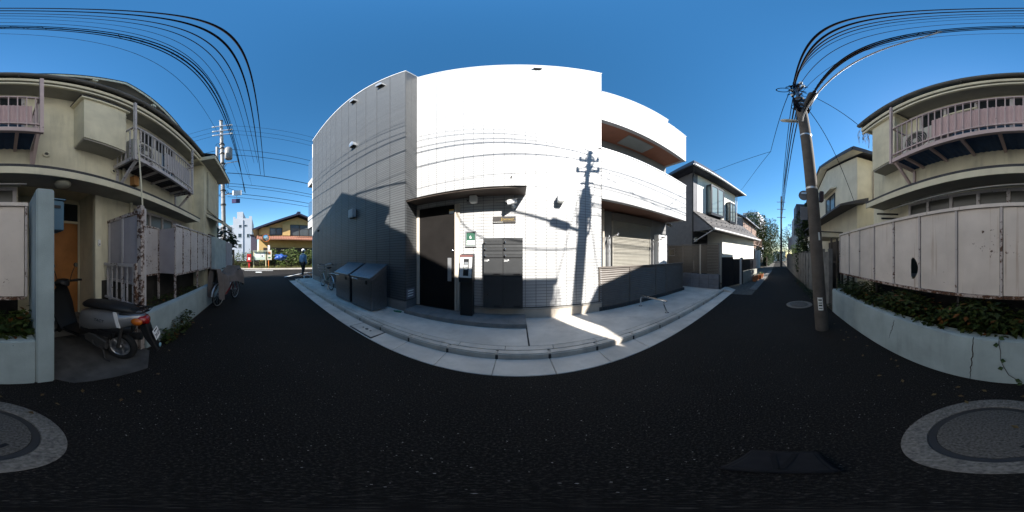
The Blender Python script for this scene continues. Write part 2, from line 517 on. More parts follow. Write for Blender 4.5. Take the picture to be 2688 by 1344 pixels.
# drain inlet in the gutter
t = thing('drain_cover', 'concrete drain cover with three lifting holes set into the gutter', 'drain cover', tuple(on_z(958, 866, .02)))
c = on_z(958, 866, .02)
obj('cover', B().obox((c.x, 1.655, .013), (.56, .28, .03)), CONC, t, None, .004)
obj('rim', B().obox((c.x, 1.655, .008), (.60, .305, .028)), DARKM, t)
for dx in (-.1, 0, .1):
    obj('hole', B().lathe([(.018 + .012 * (dx == 0), 0), (.018 + .012 * (dx == 0), .003)], (c.x + dx, 1.655, .0285), 'z', 14), BLACKP, t)

def manhole(cx, cy, ro, label, name='manhole_cover'):
    t = thing(name, label, 'manhole', (cx, cy, 0))
    w = .215 * ro / .42
    b = B(); n = 64
    prof = [(ro, -.05), (ro, .006), (ro - .006, .010), (ro - .105 * ro / .42, .010), (ro - .11 * ro / .42, .0), (ro - .11 * ro / .42, -.05)]
    obj('collar', b.lathe(prof, (cx, cy, 0), 'z', n), plain('collar_concrete', (.165, .150, .130), .9, .5, 60, .9, 150), t, 40)
    ri = ro - .11 * ro / .42
    obj('gap_ring', B().lathe([(ri, -.04), (ri, .003), (ri - .035, .003), (ri - .035, -.04)], (cx, cy, 0), 'z', n), DARKM, t, 40)
    ri -= .037
    obj('lid', B().lathe([(ri, -.03), (ri, .009), (ri - .006, .012), (.001, .012), (.001, -.03)], (cx, cy, 0), 'z', n), plain('lid_concrete', (.098, .089, .078), .9, .6, 80, 1., 200), t, 40)
    obj('lift_slot', B().obox((cx + ri * .72 * math.cos(2.4), cy + ri * .72 * math.sin(2.4), .0135), (.05, .025, .003), (0, 0, .8)), BLACKP, t)
manhole(.146, -.70, .395, 'large round manhole with pale concrete collar in front of the blue wall')
manhole(4.35, -.69, .35, 'round manhole with concrete lid beside the leaning utility pole')

# ------------------------------------------------------------------ new apartment building
W, G = 3.13, 2.72
CX = -2.23                                # grey / white corner
bld = thing('apartment_building', 'new two-tone apartment building, dark grey tile and dazzling white tile with stacked balconies', 'building', (-1.5, 5, 0))
core = B().box(CX, 1.74, W + .016, 10, .1, 8.74); obj('wall_core', core, DARKJ, bld)
obj('grey_wall_core', B().box(-8.39, CX - .016, G + .016, 10.1, .1, 8.88), plain('sealant', (.13, .135, .14), .7), bld)
# white tile panels (door opening left free)
xs = [CX + .002, -1.70, -1.155, -.71, -.116, .34, .74, 1.195, 1.738]
zs = [.335, 2.462, 5.30, 8.72]
for i in range(len(xs) - 1):
    for j in range(3):
        if j == 0 and xs[i + 1] < -1.1: continue
        obj('tile_panel', B().box(xs[i] + .0015, xs[i + 1] - .0015, W, W + .02, zs[j] + .0015, zs[j + 1] - .0015), WTILE, bld)
obj('side_panel', B().box(1.741, 1.764, W + .001, 4.04, .335, 8.72), WTILE, bld)
# grey panels
gx = [-8.40]
while gx[-1] < CX - .3: gx.append(min(gx[-1] + .4745, CX))
gz = [.34, 3.05, 6.0, 8.87]
for i in range(len(gx) - 1):
    for j in range(3):
        obj('grey_panel', B().box(gx[i] + .004, gx[i + 1] - .004, G, G + .018, gz[j] + .002, gz[j + 1] - .002), GTILE, bld)
for j in range(3):
    for y0, y1 in ((G + .022, G + .20), (G + .204, W - .004)):
        obj('grey_panel', B().box(CX - .014, CX, y0, y1, gz[j] + .002, gz[j + 1] - .002), GTILE, bld)
for j in range(3):
    for k in range(12):
        obj('grey_panel', B().box(-8.408, -8.392, G + .02 + k * .6, G + .616 + k * .6, gz[j] + .002, gz[j + 1] - .002), GTILE, bld)
obj('plinth', B().box(-8.39, CX, G + .004, G + .03, .1, .33), STEPT, bld)
obj('plinth', B().box(-1.15, 1.765, W - .022, W + .03, .1, .285), PLINTH, bld, None, .004)
obj('drip_flashing', B().box(-1.15, 1.768, W - .03, W + .02, .29, .318), plain('flashing', (.38, .36, .33), .4, .08, metal=.5), bld)
for a in ((CX + .012, 1.775, W - .012, W + .22, 8.735, 8.79), (-8.43, CX + .008, G - .014, G + .22, 8.885, 8.94), (CX - .2, CX + .008, G + .22, W + .2, 8.885, 8.935), (-8.43, -8.2, G + .22, 10.1, 8.885, 8.935)):
    obj('coping', B().box(*a), TRIMW, bld)
# balcony stack on the right
YB, XR = 4.05, 5.22
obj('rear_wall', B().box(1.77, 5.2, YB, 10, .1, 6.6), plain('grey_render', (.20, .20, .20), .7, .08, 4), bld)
for nm, z0, z1 in (('balcony_slab', 2.69, 2.86), ('roof_slab', 5.35, 5.52)):
    obj(nm, B().box(1.768, XR - .01, W + .13, YB - .002, z0 + .012, z1), WPANEL, bld)
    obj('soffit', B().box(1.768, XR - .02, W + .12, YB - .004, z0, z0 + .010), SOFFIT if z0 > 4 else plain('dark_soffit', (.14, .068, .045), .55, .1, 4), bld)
obj('ceiling_panel', B().box(2.75, 3.75, W + .25, YB - .12, 5.325, 5.346), plain('hatch', (.28, .30, .29), .5, .06), bld)
rx = [1.70, 2.66, 3.50, 4.25, XR]
for i in range(4):
    for z0, z1 in ((2.675, 4.12), (5.335, 6.80)):
        obj('balcony_panel', B().box(rx[i] + (.066 if i == 0 else .002), rx[i + 1] - .002, W - .012, W + .12, z0, z1), WPANEL, bld)
obj('balcony_panel', B().box(1.766, 4.11, W - .010, W + .12, 6.803, 7.02), WPANEL, bld)
for z0, z1 in ((2.675, 4.12), (5.335, 6.80)):
    obj('balcony_panel', B().box(XR - .12, XR - .003, W + .122, YB + .3, z0, z1), WPANEL, bld)
obj('rail_cap', B().box(1.69, XR + .012, W - .03, W + .14, 4.122, 4.155), TRIMW, bld)
obj('rail_cap', B().box(4.112, XR + .012, W - .03, W + .14, 6.802, 6.83), TRIMW, bld)
obj('rail_cap', B().box(1.765, 4.13, W - .03, W + .14, 7.022, 7.05), TRIMW, bld)
# upstairs window, ground floor window and roller shutter
def window(parent, x0, x1, z0, z1, y, frame, pane=GLASSD, mull=1, t=.045, face=-1, name='window'):
    """framed sash in a wall facing -y (face -1) or +y (face +1); y is the wall face"""
    f = B(); d = .035 * face
    ya, yb = y + d, y - .02 * face
    f.box(x0, x1, ya, yb, z1 - t, z1); f.box(x0, x1, ya, yb, z0, z0 + t)
    f.box(x0, x0 + t, ya, yb, z0 + t, z1 - t); f.box(x1 - t, x1, ya, yb, z0 + t, z1 - t)
    for k in range(mull):
        xm = x0 + (x1 - x0) * (k + 1) / (mull + 1); f.box(xm - t * .5, xm + t * .5, ya, yb, z0 + t, z1 - t)
    o = obj(name, f, frame, parent)
    for k in range(mull + 1):
        a = x0 + (x1 - x0) * k / (mull + 1) + t * .6; c2 = x0 + (x1 - x0) * (k + 1) / (mull + 1) - t * .6
        obj('pane', B().box(a, c2, y + .012 * face, y - .005 * face, z0 + t * .7, z1 - t * .7), pane, o)
    return o
window(bld, 1.85, 2.35, 3.3, 5.0, YB, TRIMW, GLASSB, 0)
window(bld, 2.7, 4.6, 2.95, 5.0, YB, DARKM, GLASSD, 1)
window(bld, 1.82, 2.34, .5, 2.3, YB, DARKM, GLASSB, 0)
sh = obj('roller_shutter', B().box(2.62, 4.24, 3.93, YB - .003, 2.40, 2.645), plain('shutter_box', (.16, .15, .14), .45, .05), bld, None, .01)
slat = B().prism([(0, 0), (-.018, .012), (-.018, .036), (0, .040)], 'x', 2.66, 4.20).mesh('shutter_slat')
rep('shutter_slat', slat, SHUT, sh, [(0, YB - .02, .30 + .043 * k) for k in range(49)])
for x in (2.63, 4.205): obj('guide_rail', B().box(x, x + .028, YB - .055, YB - .004, .3, 2.40), SHUT, sh)
obj('downpipe', B().tube([(2.27, 3.92, .15), (2.27, 3.92, 2.5), (2.27, 3.92, 2.69)], .035, 12), BEIGEF, bld, 50)
obj('pipe_collar', B().tube([(2.27, 3.92, 2.56), (2.27, 3.92, 2.60)], .05, 12), BEIGEF, bld, 50)
for x in (2.50, 4.36):
    h = B().beam((x, 3.98, 1.0), (x, 3.98, 1.95), .03, .03); h.beam((x, 3.99, 1.88), (x + .03, 3.60, 1.93), .03, .03); h.torus((x + .03, 3.58, 1.94), .035, .01, 'x', 12, 6)
    obj('laundry_pole_bracket', h, ALU, bld)
# entrance door
dr = obj('entrance_door', B().box(-2.143, -1.272, W - .004, W + .014, .2, 2.445), DOORM, bld)
for a in ((-2.225, -2.147, W - .02, W + .0155, .19, 2.46), (-1.268, -1.158, W - .02, W + .0155, .19, 2.46)):
    obj('door_jamb', B().box(*a), BEIGEF, bld, None, .005)
obj('door_jamb', B().box(-1.262, -1.225, W - .034, W - .0205, .19, 2.45), BEIGEF, bld)
obj('door_head', B().box(-2.145, -1.27, W - .012, W + .0155, 2.448, 2.459), DARKM, bld)
obj('handle', B().box(-1.42, -1.335, W - .042, W - .020, .82, 1.31), ALU, dr, None, .006)
obj('handle_mount', B().box(-1.40, -1.36, W - .0198, W - .0045, .86, .92), ALU, dr)
obj('lock', B().lathe([(.02, 0), (.02, -.02), (.012, -.025)], (-1.315, W - .0045, 1.46), 'y', 16), CHROME, dr, 40)
obj('sticker', B().box(-1.395, -1.29, W - .009, W - .0045, 2.255, 2.315), PAPER, dr)
obj('sticker', B().box(-1.395, -1.29, W - .0092, W - .0045, 2.318, 2.35), plain('sticker_orange', (.6, .36, .06), .6), dr)
# canopy
cn = obj('canopy', B().prism([(G - .005, 2.592), (W - .002, 2.588), (W - .002, 2.640), (G - .005, 2.606)], 'x', CX + .003, .15), plain('canopy_metal', (.03, .026, .024), .5, .1), bld)
obj('canopy_soffit', B().box(CX + .02, .135, G + .012, W - .01, 2.568, 2.583), plain('canopy_soffit', (.09, .07, .058), .5, .08), cn)
# wall vents
def hood(x, z, y, w=.24, h=.2):
    p = [(-w / 2, 0), (w / 2, 0)] + [(w / 2 * math.cos(a), h * .45 + h * .55 * math.sin(a)) for a in [math.pi * k / 10 for k in range(11)]]
    hb = B().prism([(x + q[0], z - h / 2 + q[1]) for q in p], 'y', y - .13, y - .002)
    o = obj('vent_hood', hb, ALU, bld, 40)
    obj('vent_mouth', B().box(x - w * .36, x + w * .36, y - .115, y - .02, z - h / 2 - .012, z - h / 2 - .002), BLACKP, o)
for x, z in ((-2.985, 8.30), (-4.232, 8.37), (-4.249, 5.44)): hood(x, z, G)
o = obj('vent_hood', B().box(-4.41, -4.14, G - .14, G - .003, 2.55, 2.83), plain('vent_grey', (.3, .31, .32), .45, .05), bld, None, .02, 2)
obj('vent_louvre', B().box(-4.39, -4.16, G - .12, G - .02, 2.535, 2.548), BLACKP, o)
o = obj('vent_hood', B().box(.30, .46, W - .09, W - .002, 8.27, 8.40), ALU, bld, None, .01)
obj('vent_louvre', B().box(.30, .46, W - .092, W - .02, 8.255, 8.268), BLACKP, o)
obj('cable_inlet', B().box(-7.53, -7.42, G - .07, G - .002, 2.55, 2.63), BLACKP, bld, None, .01)
obj('cable_nipple', B().lathe([(.014, 0), (.014, -.03)], (-.12, W, 3.0), 'y', 8), DARKM, bld)
# west balconies glimpsed past the grey corner
for z0, zg, z1 in ((2.98, 3.66, 4.56), (5.66, 5.97, 7.46)):
    obj('balcony_fascia', B().box(-9.25, -8.412, 2.70, 6.5, z0, zg), WPANEL, bld)
    obj('glass_guard', B().box(-9.22, -8.415, 2.72, 2.735, zg + .01, z1), GLASSB, bld)
    obj('glass_guard', B().box(-9.24, -9.225, 2.74, 6.5, zg + .01, z1), GLASSB, bld)
obj('downpipe', B().tube([(-8.46, 2.76, .1), (-8.46, 2.76, 8.6)], .045, 10), TRIMW, bld, 50)

# things on and by the facade -------------------------------------
# slatted balcony fence at ground level
fn = thing('slat_fence', 'low brown louvred fence standing before the shuttered ground floor window', 'fence', (3.3, W, .1))
obj('base', B().box(1.70, 5.08, W - .03, W + .1, .1, .195), plain('fence_base', (.05, .055, .06), .7, .1), fn)
posts = [1.715, 2.588, 3.559, 4.044, 4.97]
for x in posts: obj('post', B().box(x - .022, x + .022, W - .012, W + .035, .195, 1.075), BROWNF, fn)
obj('top_rail', B().box(1.69, 5.0, W - .02, W + .045, 1.077, 1.112), BROWNF, fn)
for i in range(4):
    sl = B().prism([(.004, 0), (.030, .018), (.030, .05), (.022, .053), (0, .018)], 'x', posts[i] + .023, posts[i + 1] - .023).mesh('slat')
    rep('slat', sl, BROWNF, fn, [(0, W - .004, .205 + .0512 * k) for k in range(17)])
sl = B().prism([(.004, 0), (.030, .018), (.030, .05), (.022, .053), (0, .018)], 'y', W + .04, 4.0).mesh('slat')
rep('slat', sl, BROWNF, fn, [(4.965, 0, .205 + .0512 * k) for k in range(17)])
for k in range(56):
    x = 1.73 + k * .06
    obj('base_bar', B().box(x, x + .022, W - .036, W - .0305, .112, .186), DARKM, fn)

def wall_lamp(x0, x1, z0, z1, label):
    t = thing('wall_lamp', label, 'lamp', ((x0 + x1) / 2, W, z0), None, 'square white wall lamps on the white facade')
    obj('housing', B().box(x0, x1, W - .15, W - .012, z0, z1), WHITE, t, None, .008, 2)
    obj('mount', B().box(x0 + .03, x1 - .03, W - .012, W - .001, z0 + .02, z1 - .02), ALU, t)
    obj('diffuser', B().box(x0 + .015, x1 - .015, W - .135, W - .03, z0 - .01, z0 - .001), PAPER, t)
wall_lamp(-.914, -.775, 2.425, 2.565, 'square white wall lamp above the dark entrance door post')
wall_lamp(.765, .893, 2.435, 2.58, 'square white wall lamp on the bare white wall beside the pole shadow')
t = thing('door_sensor', 'small grey sensor box with dark eye beside the entrance lamp', 'sensor', (-.97, W, 2.437))
obj('case', B().box(-1.005, -.939, W - .05, W - .001, 2.437, 2.551), plain('sensor_grey', (.25, .25, .25), .5), t, None, .006)
obj('eye', B().lathe([(.016, 0), (.012, -.014)], (-.972, W - .05, 2.49), 'y', 14), BLACKP, t, 40)
t = thing('security_camera', 'white bullet security camera on a bracket under the canopy end', 'camera', (-.118, W, 2.33))
bd = B().tube([(-.20, W - .21, 2.33), (-.03, W - .12, 2.40)], .038, 14); obj('barrel', bd, WHITE, t, 50)
obj('sunshade', B().obox((-.115, W - .165, 2.412), (.23, .095, .012), (0, -.36, .49)), WHITE, t, None, .004)
obj('lens', B().tube([(-.207, W - .214, 2.327), (-.2, W - .21, 2.331)], .028, 12), BLACKP, t)
obj('bracket', B().tube([(-.085, W - .002, 2.33), (-.085, W - .07, 2.33), (-.1, W - .15, 2.355)], .014, 8), WHITE, t, 50)
obj('mount', B().lathe([(.045, 0), (.045, -.02), (.03, -.035)], (-.085, W - .001, 2.33), 'y', 16), WHITE, t, 40)
t = thing('name_plate', 'dark name plate with gold cursive script on the white wall', 'sign', (-.256, W, 1.993))
obj('plate', B().box(-.475, -.037, W - .022, W - .002, 1.993, 2.125), plain('plate_dark', (.05, .046, .044), .4, .15, 12), t, None, .003)
cur = []
for k in range(90):
    q = k / 89; x = -.32 + q * .25
    a = .034 * (1 - q) if q < .12 else .013
    cur.append((x + .010 * math.sin(q * 62), W - .0245, 2.062 + a * math.cos(q * 62) + (.012 if q > .9 else 0)))
obj('script', B().tube(cur, .0026, 5), GOLD, t)
obj('flourish', B().tube([(-.35 + .3 * q, W - .0245, 2.036 - .008 * math.sin(q * 3.1)) for q in [k / 14 for k in range(15)]], .0022, 5), GOLD, t)
for k in range(5): obj('small_print', B().box(-.465 + k * .038, -.437 + k * .038, W - .0242, W - .022, 2.006, 2.013), PAPER, t)
t = thing('framed_notice', 'aluminium frame holding a dark green notice between door and letterboxes', 'notice', (-.92, W, 1.53))
obj('backing', B().box(-1.02, -.825, W - .012, W - .002, 1.55, 1.835), GREENB, t)
for a in ((-1.04, -.807, 1.822, 1.854), (-1.04, -.807, 1.528, 1.565), (-1.04, -1.012, 1.566, 1.821), (-.833, -.807, 1.566, 1.821)):
    obj('frame_bar', B().box(a[0], a[1], W - .03, W - .002, a[2], a[3]), ALU, t, None, .004)
obj('upper_panel', B().box(-1.008, -.837, W - .015, W - .0125, 1.67, 1.81), plain('notice_green', (.03, .10, .065), .5, .3, 30), t)
for z0, z1 in ((1.633, 1.660), (1.578, 1.622)): obj('paper_strip', B().box(-1.005, -.84, W - .0165, W - .0125, z0, z1), PAPER, t)
obj('white_mark', B().prism([(-.945, 1.70), (-.905, 1.70), (-.925, 1.76), (-.945, 1.745)], 'y', W - .0165, W - .0152), PAPER, t)
# letterboxes
ML = -.641; MW = .737
t = thing('letterbox_bank', 'dark grey bank of six letterboxes over two parcel lockers on the white wall', 'letterbox', (ML + MW / 2, W, .34))
obj('cabinet', B().box(ML + .006, ML + MW - .006, W - .112, W - .002, .345, 1.682), DARKM, t)
for c_ in range(2):
    x0 = ML + c_ * (MW / 2 + .002) + .002; x1 = x0 + MW / 2 - .006
    for r_ in range(3):
        z1 = 1.688 - r_ * .1245; z0 = z1 - .118
        d = obj('letterbox_door', B().box(x0, x1, W - .128, W - .113, z0, z1), MAILG, t, None, .003)
        obj('flap', B().prism([(W - .133, z1 - .055), (W - .1285, z1 - .055), (W - .1285, z1 - .008), (W - .130, z1 - .008)], 'x', x0 + .008, x1 - .008), MAILG, d)
        obj('dial', B().lathe([(.018, 0), (.018, -.018), (.012, -.024)], (x0 + .03, W - .129, z0 + .033), 'y', 14), CHROME, d, 40)
    for z0, z1 in ((.967, 1.307), (.345, .962)):
        d = obj('locker_door', B().box(x0, x1, W - .128, W - .113, z0, z1), MAILG, t, None, .003)
        obj('grip', B().box(x1 - .17, x1 - .05, W - .138, W - .129, z0 + .035, z0 + .055), BLACKP, d)
    lettering(('103', '203')[c_], .05, Matrix.Translation((x0 + .05, W - .1285, 1.262)) @ FACE_S, WHITE, t)
    obj('corner_tag', B().prism([(x0 + .082, 1.285), (x0 + .105, 1.285), (x0 + .105, 1.255)], 'y', W - .1300, W - .1285), WHITE, t)
obj('keyhole', B().lathe([(.014, 0), (.014, -.008)], (ML + .08, W - .129, .62), 'y', 14), CHROME, t)
# intercom pillar
t = thing('intercom_pillar', 'black intercom pillar with slanted steel keypad panel beside the entrance door', 'intercom', (-.93, 2.96, .186))
xa, xb = -1.075, -.815
obj('post', B().box(xa + .012, xb - .012, 2.885, 3.03, .187, .90), BLACKP, t, None, .004)
side = [(2.84, .86), (2.83, .93), (2.90, 1.345), (2.99, 1.385), (3.03, 1.385), (3.03, .86)]
obj('head', B().prism(side, 'x', xa, xb), BLACKP, t, None, .003)
sl_ = math.atan2(1.345 - .93, .07)
def slant(u0, u1, s0, s1, off):
    """patch on the slanted panel face: u across, s along the slope (0..1), off = stand-off"""
    a = Vector((0, 2.83, .93)); e = Vector((0, 2.90, 1.345)); d = e - a; n = Vector((0, -d.z, d.y)).normalized()
    p0 = a + d * s0; p1 = a + d * s1; bb = B()
    vs = []
    for o_ in (0.0005, off):
        for p in (p0, p1):
            for u in (u0, u1): q = p + n * o_; vs.append((xa + (xb - xa) * u, q.y, q.z))
    return bb.add(vs, [(0, 1, 3, 2), (4, 6, 7, 5), (0, 4, 5, 1), (2, 3, 7, 6), (0, 2, 6, 4), (1, 5, 7, 3)])
obj('panel', slant(.05, .95, .05, .96, .004), plain('panel_steel', (.6, .6, .59), .4, .05, 9, metal=.3), t)
kp = obj('keypad', slant(.33, .72, .13, .88, .007), BLACKP, t)
obj('camera_lens', slant(.58, .67, .79, .85, .0095), GLASSD, kp)
obj('display', slant(.38, .68, .62, .74, .009), plain('lcd', (.16, .17, .18), .3), kp)
for i in range(3):
    for j in range(4): obj('key', slant(.37 + i * .1, .44 + i * .1, .40 + j * .055, .44 + j * .055, .010), PAPER, kp)
obj('cap', slant(.0, 1., .972, 1.06, .006), plain('cap_maroon', (.13, .055, .05), .45), t)
# water heater
t = thing('water_heater', 'tall white gas water heater on the wall behind the louvred fence', 'water heater', (4.72, YB, .6))
obj('case', B().box(4.47, 4.95, YB - .25, YB - .002, .62, 2.14), WHITE, t, None, .01, 2)
obj('exhaust', B().box(4.60, 4.84, YB - .258, YB - .2501, 2.02, 2.06), BLACKP, t)
obj('pipe_cover', B().box(4.52, 4.90, YB - .22, YB - .01, .15, .615), plain('cover_grey', (.5, .5, .49), .5), t)
t = thing('spot_lamp', 'small silver spotlight under the balcony soffit above the water heater', 'lamp', (4.95, 3.75, 2.5))
obj('stem', B().tube([(5.0, 3.8, 2.69), (5.0, 3.8, 2.56), (4.98, 3.76, 2.52)], .015, 8), ALU, t)
obj('head', B().tube([(4.98, 3.80, 2.57), (4.93, 3.62, 2.50)], .05, 14, True, .06), ALU, t, 50)

# steel refuse bins
def bin_(x0, x1, label):
    t = thing('refuse_bin', label, 'bin', ((x0 + x1) / 2, 2.38, .1), None, 'steel refuse bins against the grey wall')
    y0, y1 = 2.155, 2.60
    obj('body', B().prism([(y0, .135), (y1, .135), (y1, 1.10), (y0, .83)], 'x', x0 + .012, x1 - .012), STEEL, t, None, .006)
    obj('front_panel', B().box(x0 + .05, x1 - .05, y0 - .006, y0 - .0005, .17, .80), STEEL, t)
    lid = [(y0 - .04, .835), (y0 - .035, .875), (y0 - .005, .905), (y1 + .01, 1.165), (y1 + .01, 1.105), (y0 - .002, .838)]
    l_ = obj('lid', B().prism(lid, 'x', x0, x1), STEEL, t, 35, .008, 2)
    obj('lid_lip', B().tube([(x0 + .01, y0 - .03, .868), (x1 - .01, y0 - .03, .868)], .030, 12), STEEL, l_, 50)
    obj('handle', B().tube([(x0 + .12, y0 - .06, .80), (x0 + .12, y0 - .085, .822), (x0 + .38, y0 - .085, .822), (x0 + .38, y0 - .06, .80)], .009, 8), CHROME, l_, 50)
    obj('latch', B().box(x1 - .22, x1 - .17, y0 - .03, y0 - .007, .72, .80), BLACKP, t, None, .004)
    for x in (x0 + .05, x1 - .05):
        for y in (y0 + .04, y1 - .04): obj('foot', B().tube([(x, y, .101), (x, y, .137)], .018, 10), CHROME, t)
bin_(-3.492, -2.675, 'stainless refuse bin with sloping lid, the one next to the entrance door')
bin_(-4.405, -3.585, 'stainless refuse bin with sloping lid, the one next to the cream bicycle')

# cycle hoop
t = thing('cycle_hoop', 'low steel hoop rail standing on the pavement before the louvred fence', 'rail', (2.71, 2.44, .1))
arc = [(2.703, 2.88, .1), (2.703, 2.88, .28)] + [(2.705, 2.88 - .09 * (1 - math.cos(a)), .28 + .09 * math.sin(a)) for a in (.4, .8, 1.2, 1.57)] + [(2.72, 2.10 - .01 + .09 * math.cos(a), .28 + .09 * math.sin(a)) for a in (1.57, 1.2, .8, .4, 0)] + [(2.726, 2.093, .1)]
obj('hoop', B().tube(arc, .021, 12), CHROME, t, 60)
for p in (arc[0], arc[-1]): obj('foot_plate', B().lathe([(.045, .1005), (.045, .108)], (p[0], p[1], 0), 'z', 16), CHROME, t)
t = thing('small_hoop', 'small grey wheel hoop at the far corner of the pavement by the grey wall', 'rail', (-8.2, 2.35, .1))
obj('hoop', B().tube([(-8.25, 2.2, .1), (-8.25, 2.2, .3), (-8.2, 2.35, .36), (-8.15, 2.5, .3), (-8.15, 2.5, .1)], .016, 8), ALU, t, 60)
single('green_cloth', B().obox((-2.33, 2.60, .115), (.13, .07, .028), (0, 0, .3)).obox((-2.42, 2.58, .112), (.08, .05, .022), (0, 0, -.5)), GREENB, 'small green rag lying on the pavement beside the landing step', 'cloth', None, None, None, .008)
t = thing('wall_plaque', 'pale rectangular plaque low on the grey tile return beside the door', 'plaque', (CX, 2.88, .38))
obj('plate', B().box(CX + .001, CX + .012, 2.745, 3.03, .38, .62), plain('plaque', (.16, .16, .19), .6, .1), t, None, .002)
for z in (.44, .50, .56): obj('print_line', B().box(CX + .0125, CX + .0135, 2.78, 2.95 + z * .05, z, z + .022), PAPER, t)

# ------------------------------------------------------------------ old cream apartment house (south side)
CREAM = plain('cream_stucco', (.67, .63, .475), .9, .14, 2.5, .7, 110, grime=.5)
CREAM2 = plain('cream_paint', (.66, .62, .47), .7, .10, 4, grime=.2)
SOFG = plain('soffit_board', (0.308, 0.298, 0.259), .85, .12, 3)
ROOFD = plain('slate', (.045, .047, .052), .7, .3, 8, .4, 40)
PINK = rusty('pink_paint', (.54, .425, .41), .18, .55, .1)
PINKP = plain('pink_corrugated', (.54, .40, .40), .5, .08, 3)
GREYW = rusty('worn_white', (.50, .475, .48), .52)
FENCEP = rusty('fence_panel', (.65, .585, .535), .03, .55, .75)
RUSTF = rusty('rusty_frame', (.48, .43, .41), 1.15, .6, .5)
LILAC = plain('lilac_panel', (.36, .34, .365), .6, .12, 3, grime=.3)
BLUEW = plain('blue_stucco', (0.329, 0.406, 0.427), .9, .14, 3, .5, 130, grime=.35)
ORANGE = plain('orange_door', (.42, .175, .05), .55, .2, 3, grime=.25)
BLUEBOX = rusty('blue_box', (.07, .17, .26), .12)
BLUED = plain('blue_deck', (.02, .06, .14), .6, .2, 9)
WOODO = plain('orange_wood', (.50, .25, .09), .6, .1)
SW = -2.15                                 # street wall of the house
old = thing('old_apartment_house', 'old cream stucco two-storey apartment house with pink balcony behind the blue planter wall', 'building', (-1.5, -5, 0))
obj('wall', B().box(-.16, 3.05, -8.5, SW, 0, 4.82), CREAM, old)
obj('wall', B().box(-4.78, -1.50, -8.5, SW, 0, 4.82), CREAM, old)
obj('porch_corner', B().box(-1.498, -1.33, SW - .10, SW - .0005, 0, 2.555), CREAM, old)
obj('upper_wall', B().box(-1.498, -.162, -8.5, SW + .001, 2.56, 4.82), CREAM, old)
obj('shade_strip', B().box(-.16, 3.045, SW + .001, SW + .02, 0, .96), plain('painted_shade', (.03, .028, .025), .95, .3, 4), old)  # added strip, near-black to stand in for the shade below the fence
obj('shade_strip', B().box(-4.77, -1.42, SW + .001, SW + .02, 0, .96), plain('painted_shade'), old)  # same painted shade behind the foot of the western screens
obj('porch_back', B().box(-1.498, -.162, -8.5, -3.12, 0, 2.555), CREAM, old)
obj('porch_floor', B().box(-1.496, -.164, -3.118, -2.35, 0, .12), OLDCONC, old)
obj('porch_column', B().box(-1.40, -1.29, SW + .002, SW + .05, 0, 2.32), CREAM2, old)
# porch door with transom
dd = obj('door', B().box(-1.455, -.62, -3.115, -3.08, .14, 2.02), ORANGE, old)
obj('handle', B().tube([(-.72, -3.08, 1.02), (-.72, -3.03, 1.02)], .03, 12), CHROME, dd)
for a in ((-1.495, -1.457, .13, 2.45), (-.618, -.58, .13, 2.45)): obj('door_frame', B().box(a[0], a[1], -3.115, -3.06, a[2], a[3]), CREAM2, old)
obj('transom_bar', B().box(-1.455, -.62, -3.115, -3.06, 2.023, 2.07), CREAM2, old)
obj('transom_pane', B().box(-1.455, -.62, -3.115, -3.09, 2.072, 2.45), GLASSD, old)
# pent roof over the ground floor
XA, XB = -4.3, 2.69
obj('pent_roof', B().prism([(-1.70, 2.40), (-1.70, 2.435), (SW - .002, 2.70), (SW - .002, 2.665)], 'x', XA, XB), ROOFD, old)
obj('fascia', B().box(XA + .003, XB - .003, -1.722, -1.702, 2.305, 2.398), CREAM2, old)
obj('gutter', B().tube([(XA, -1.738, 2.425), (XB, -1.738, 2.425)], .030, 10), ROOFD, old, 50)
obj('soffit', B().box(XA + .006, XB - .006, SW - .0, -1.724, 2.335, 2.347), SOFG, old)
for x in (XA, XB - .022): obj('verge_board', B().prism([(-1.702, 2.345), (-1.702, 2.40), (SW, 2.66), (SW, 2.345)], 'x', x, x + .02), CREAM2, old)
# main eave
EA, EB = -4.95, 2.92
obj('soffit', B().box(EA + .02, EB - .02, SW - .1, -1.76, 4.615, 4.63), SOFG, old)
obj('fascia', B().box(EA, EB, -1.758, -1.738, 4.60, 4.70), CREAM2, old)
obj('fascia', B().box(EA, EB, -1.80, -1.764, 4.50, 4.56), CREAM2, old)
obj('gutter', B().tube([(EA - .03, -1.70, 4.80), (EB + .03, -1.70, 4.81)], .055, 12), plain('gutter_grey', (.10, .10, .095), .6, .2), old, 50)
for k in range(9): obj('gutter_bracket', B().box(EA + .3 + k * .9, EA + .32 + k * .9, -1.765, -1.69, 4.70, 4.87), DARKM, old)
obj('main_roof', B().prism([(-1.66, 4.80), (-1.66, 4.85), (-4.2, 5.75), (-4.2, 5.70)], 'x', EA - .03, EB + .03), ROOFD, old)
for x in (EA, EB - .03): obj('verge_board', B().prism([(-1.74, 4.60), (-1.74, 4.80), (-3.4, 5.4), (-3.4, 4.60)], 'x', x, x + .028), CREAM2, old)
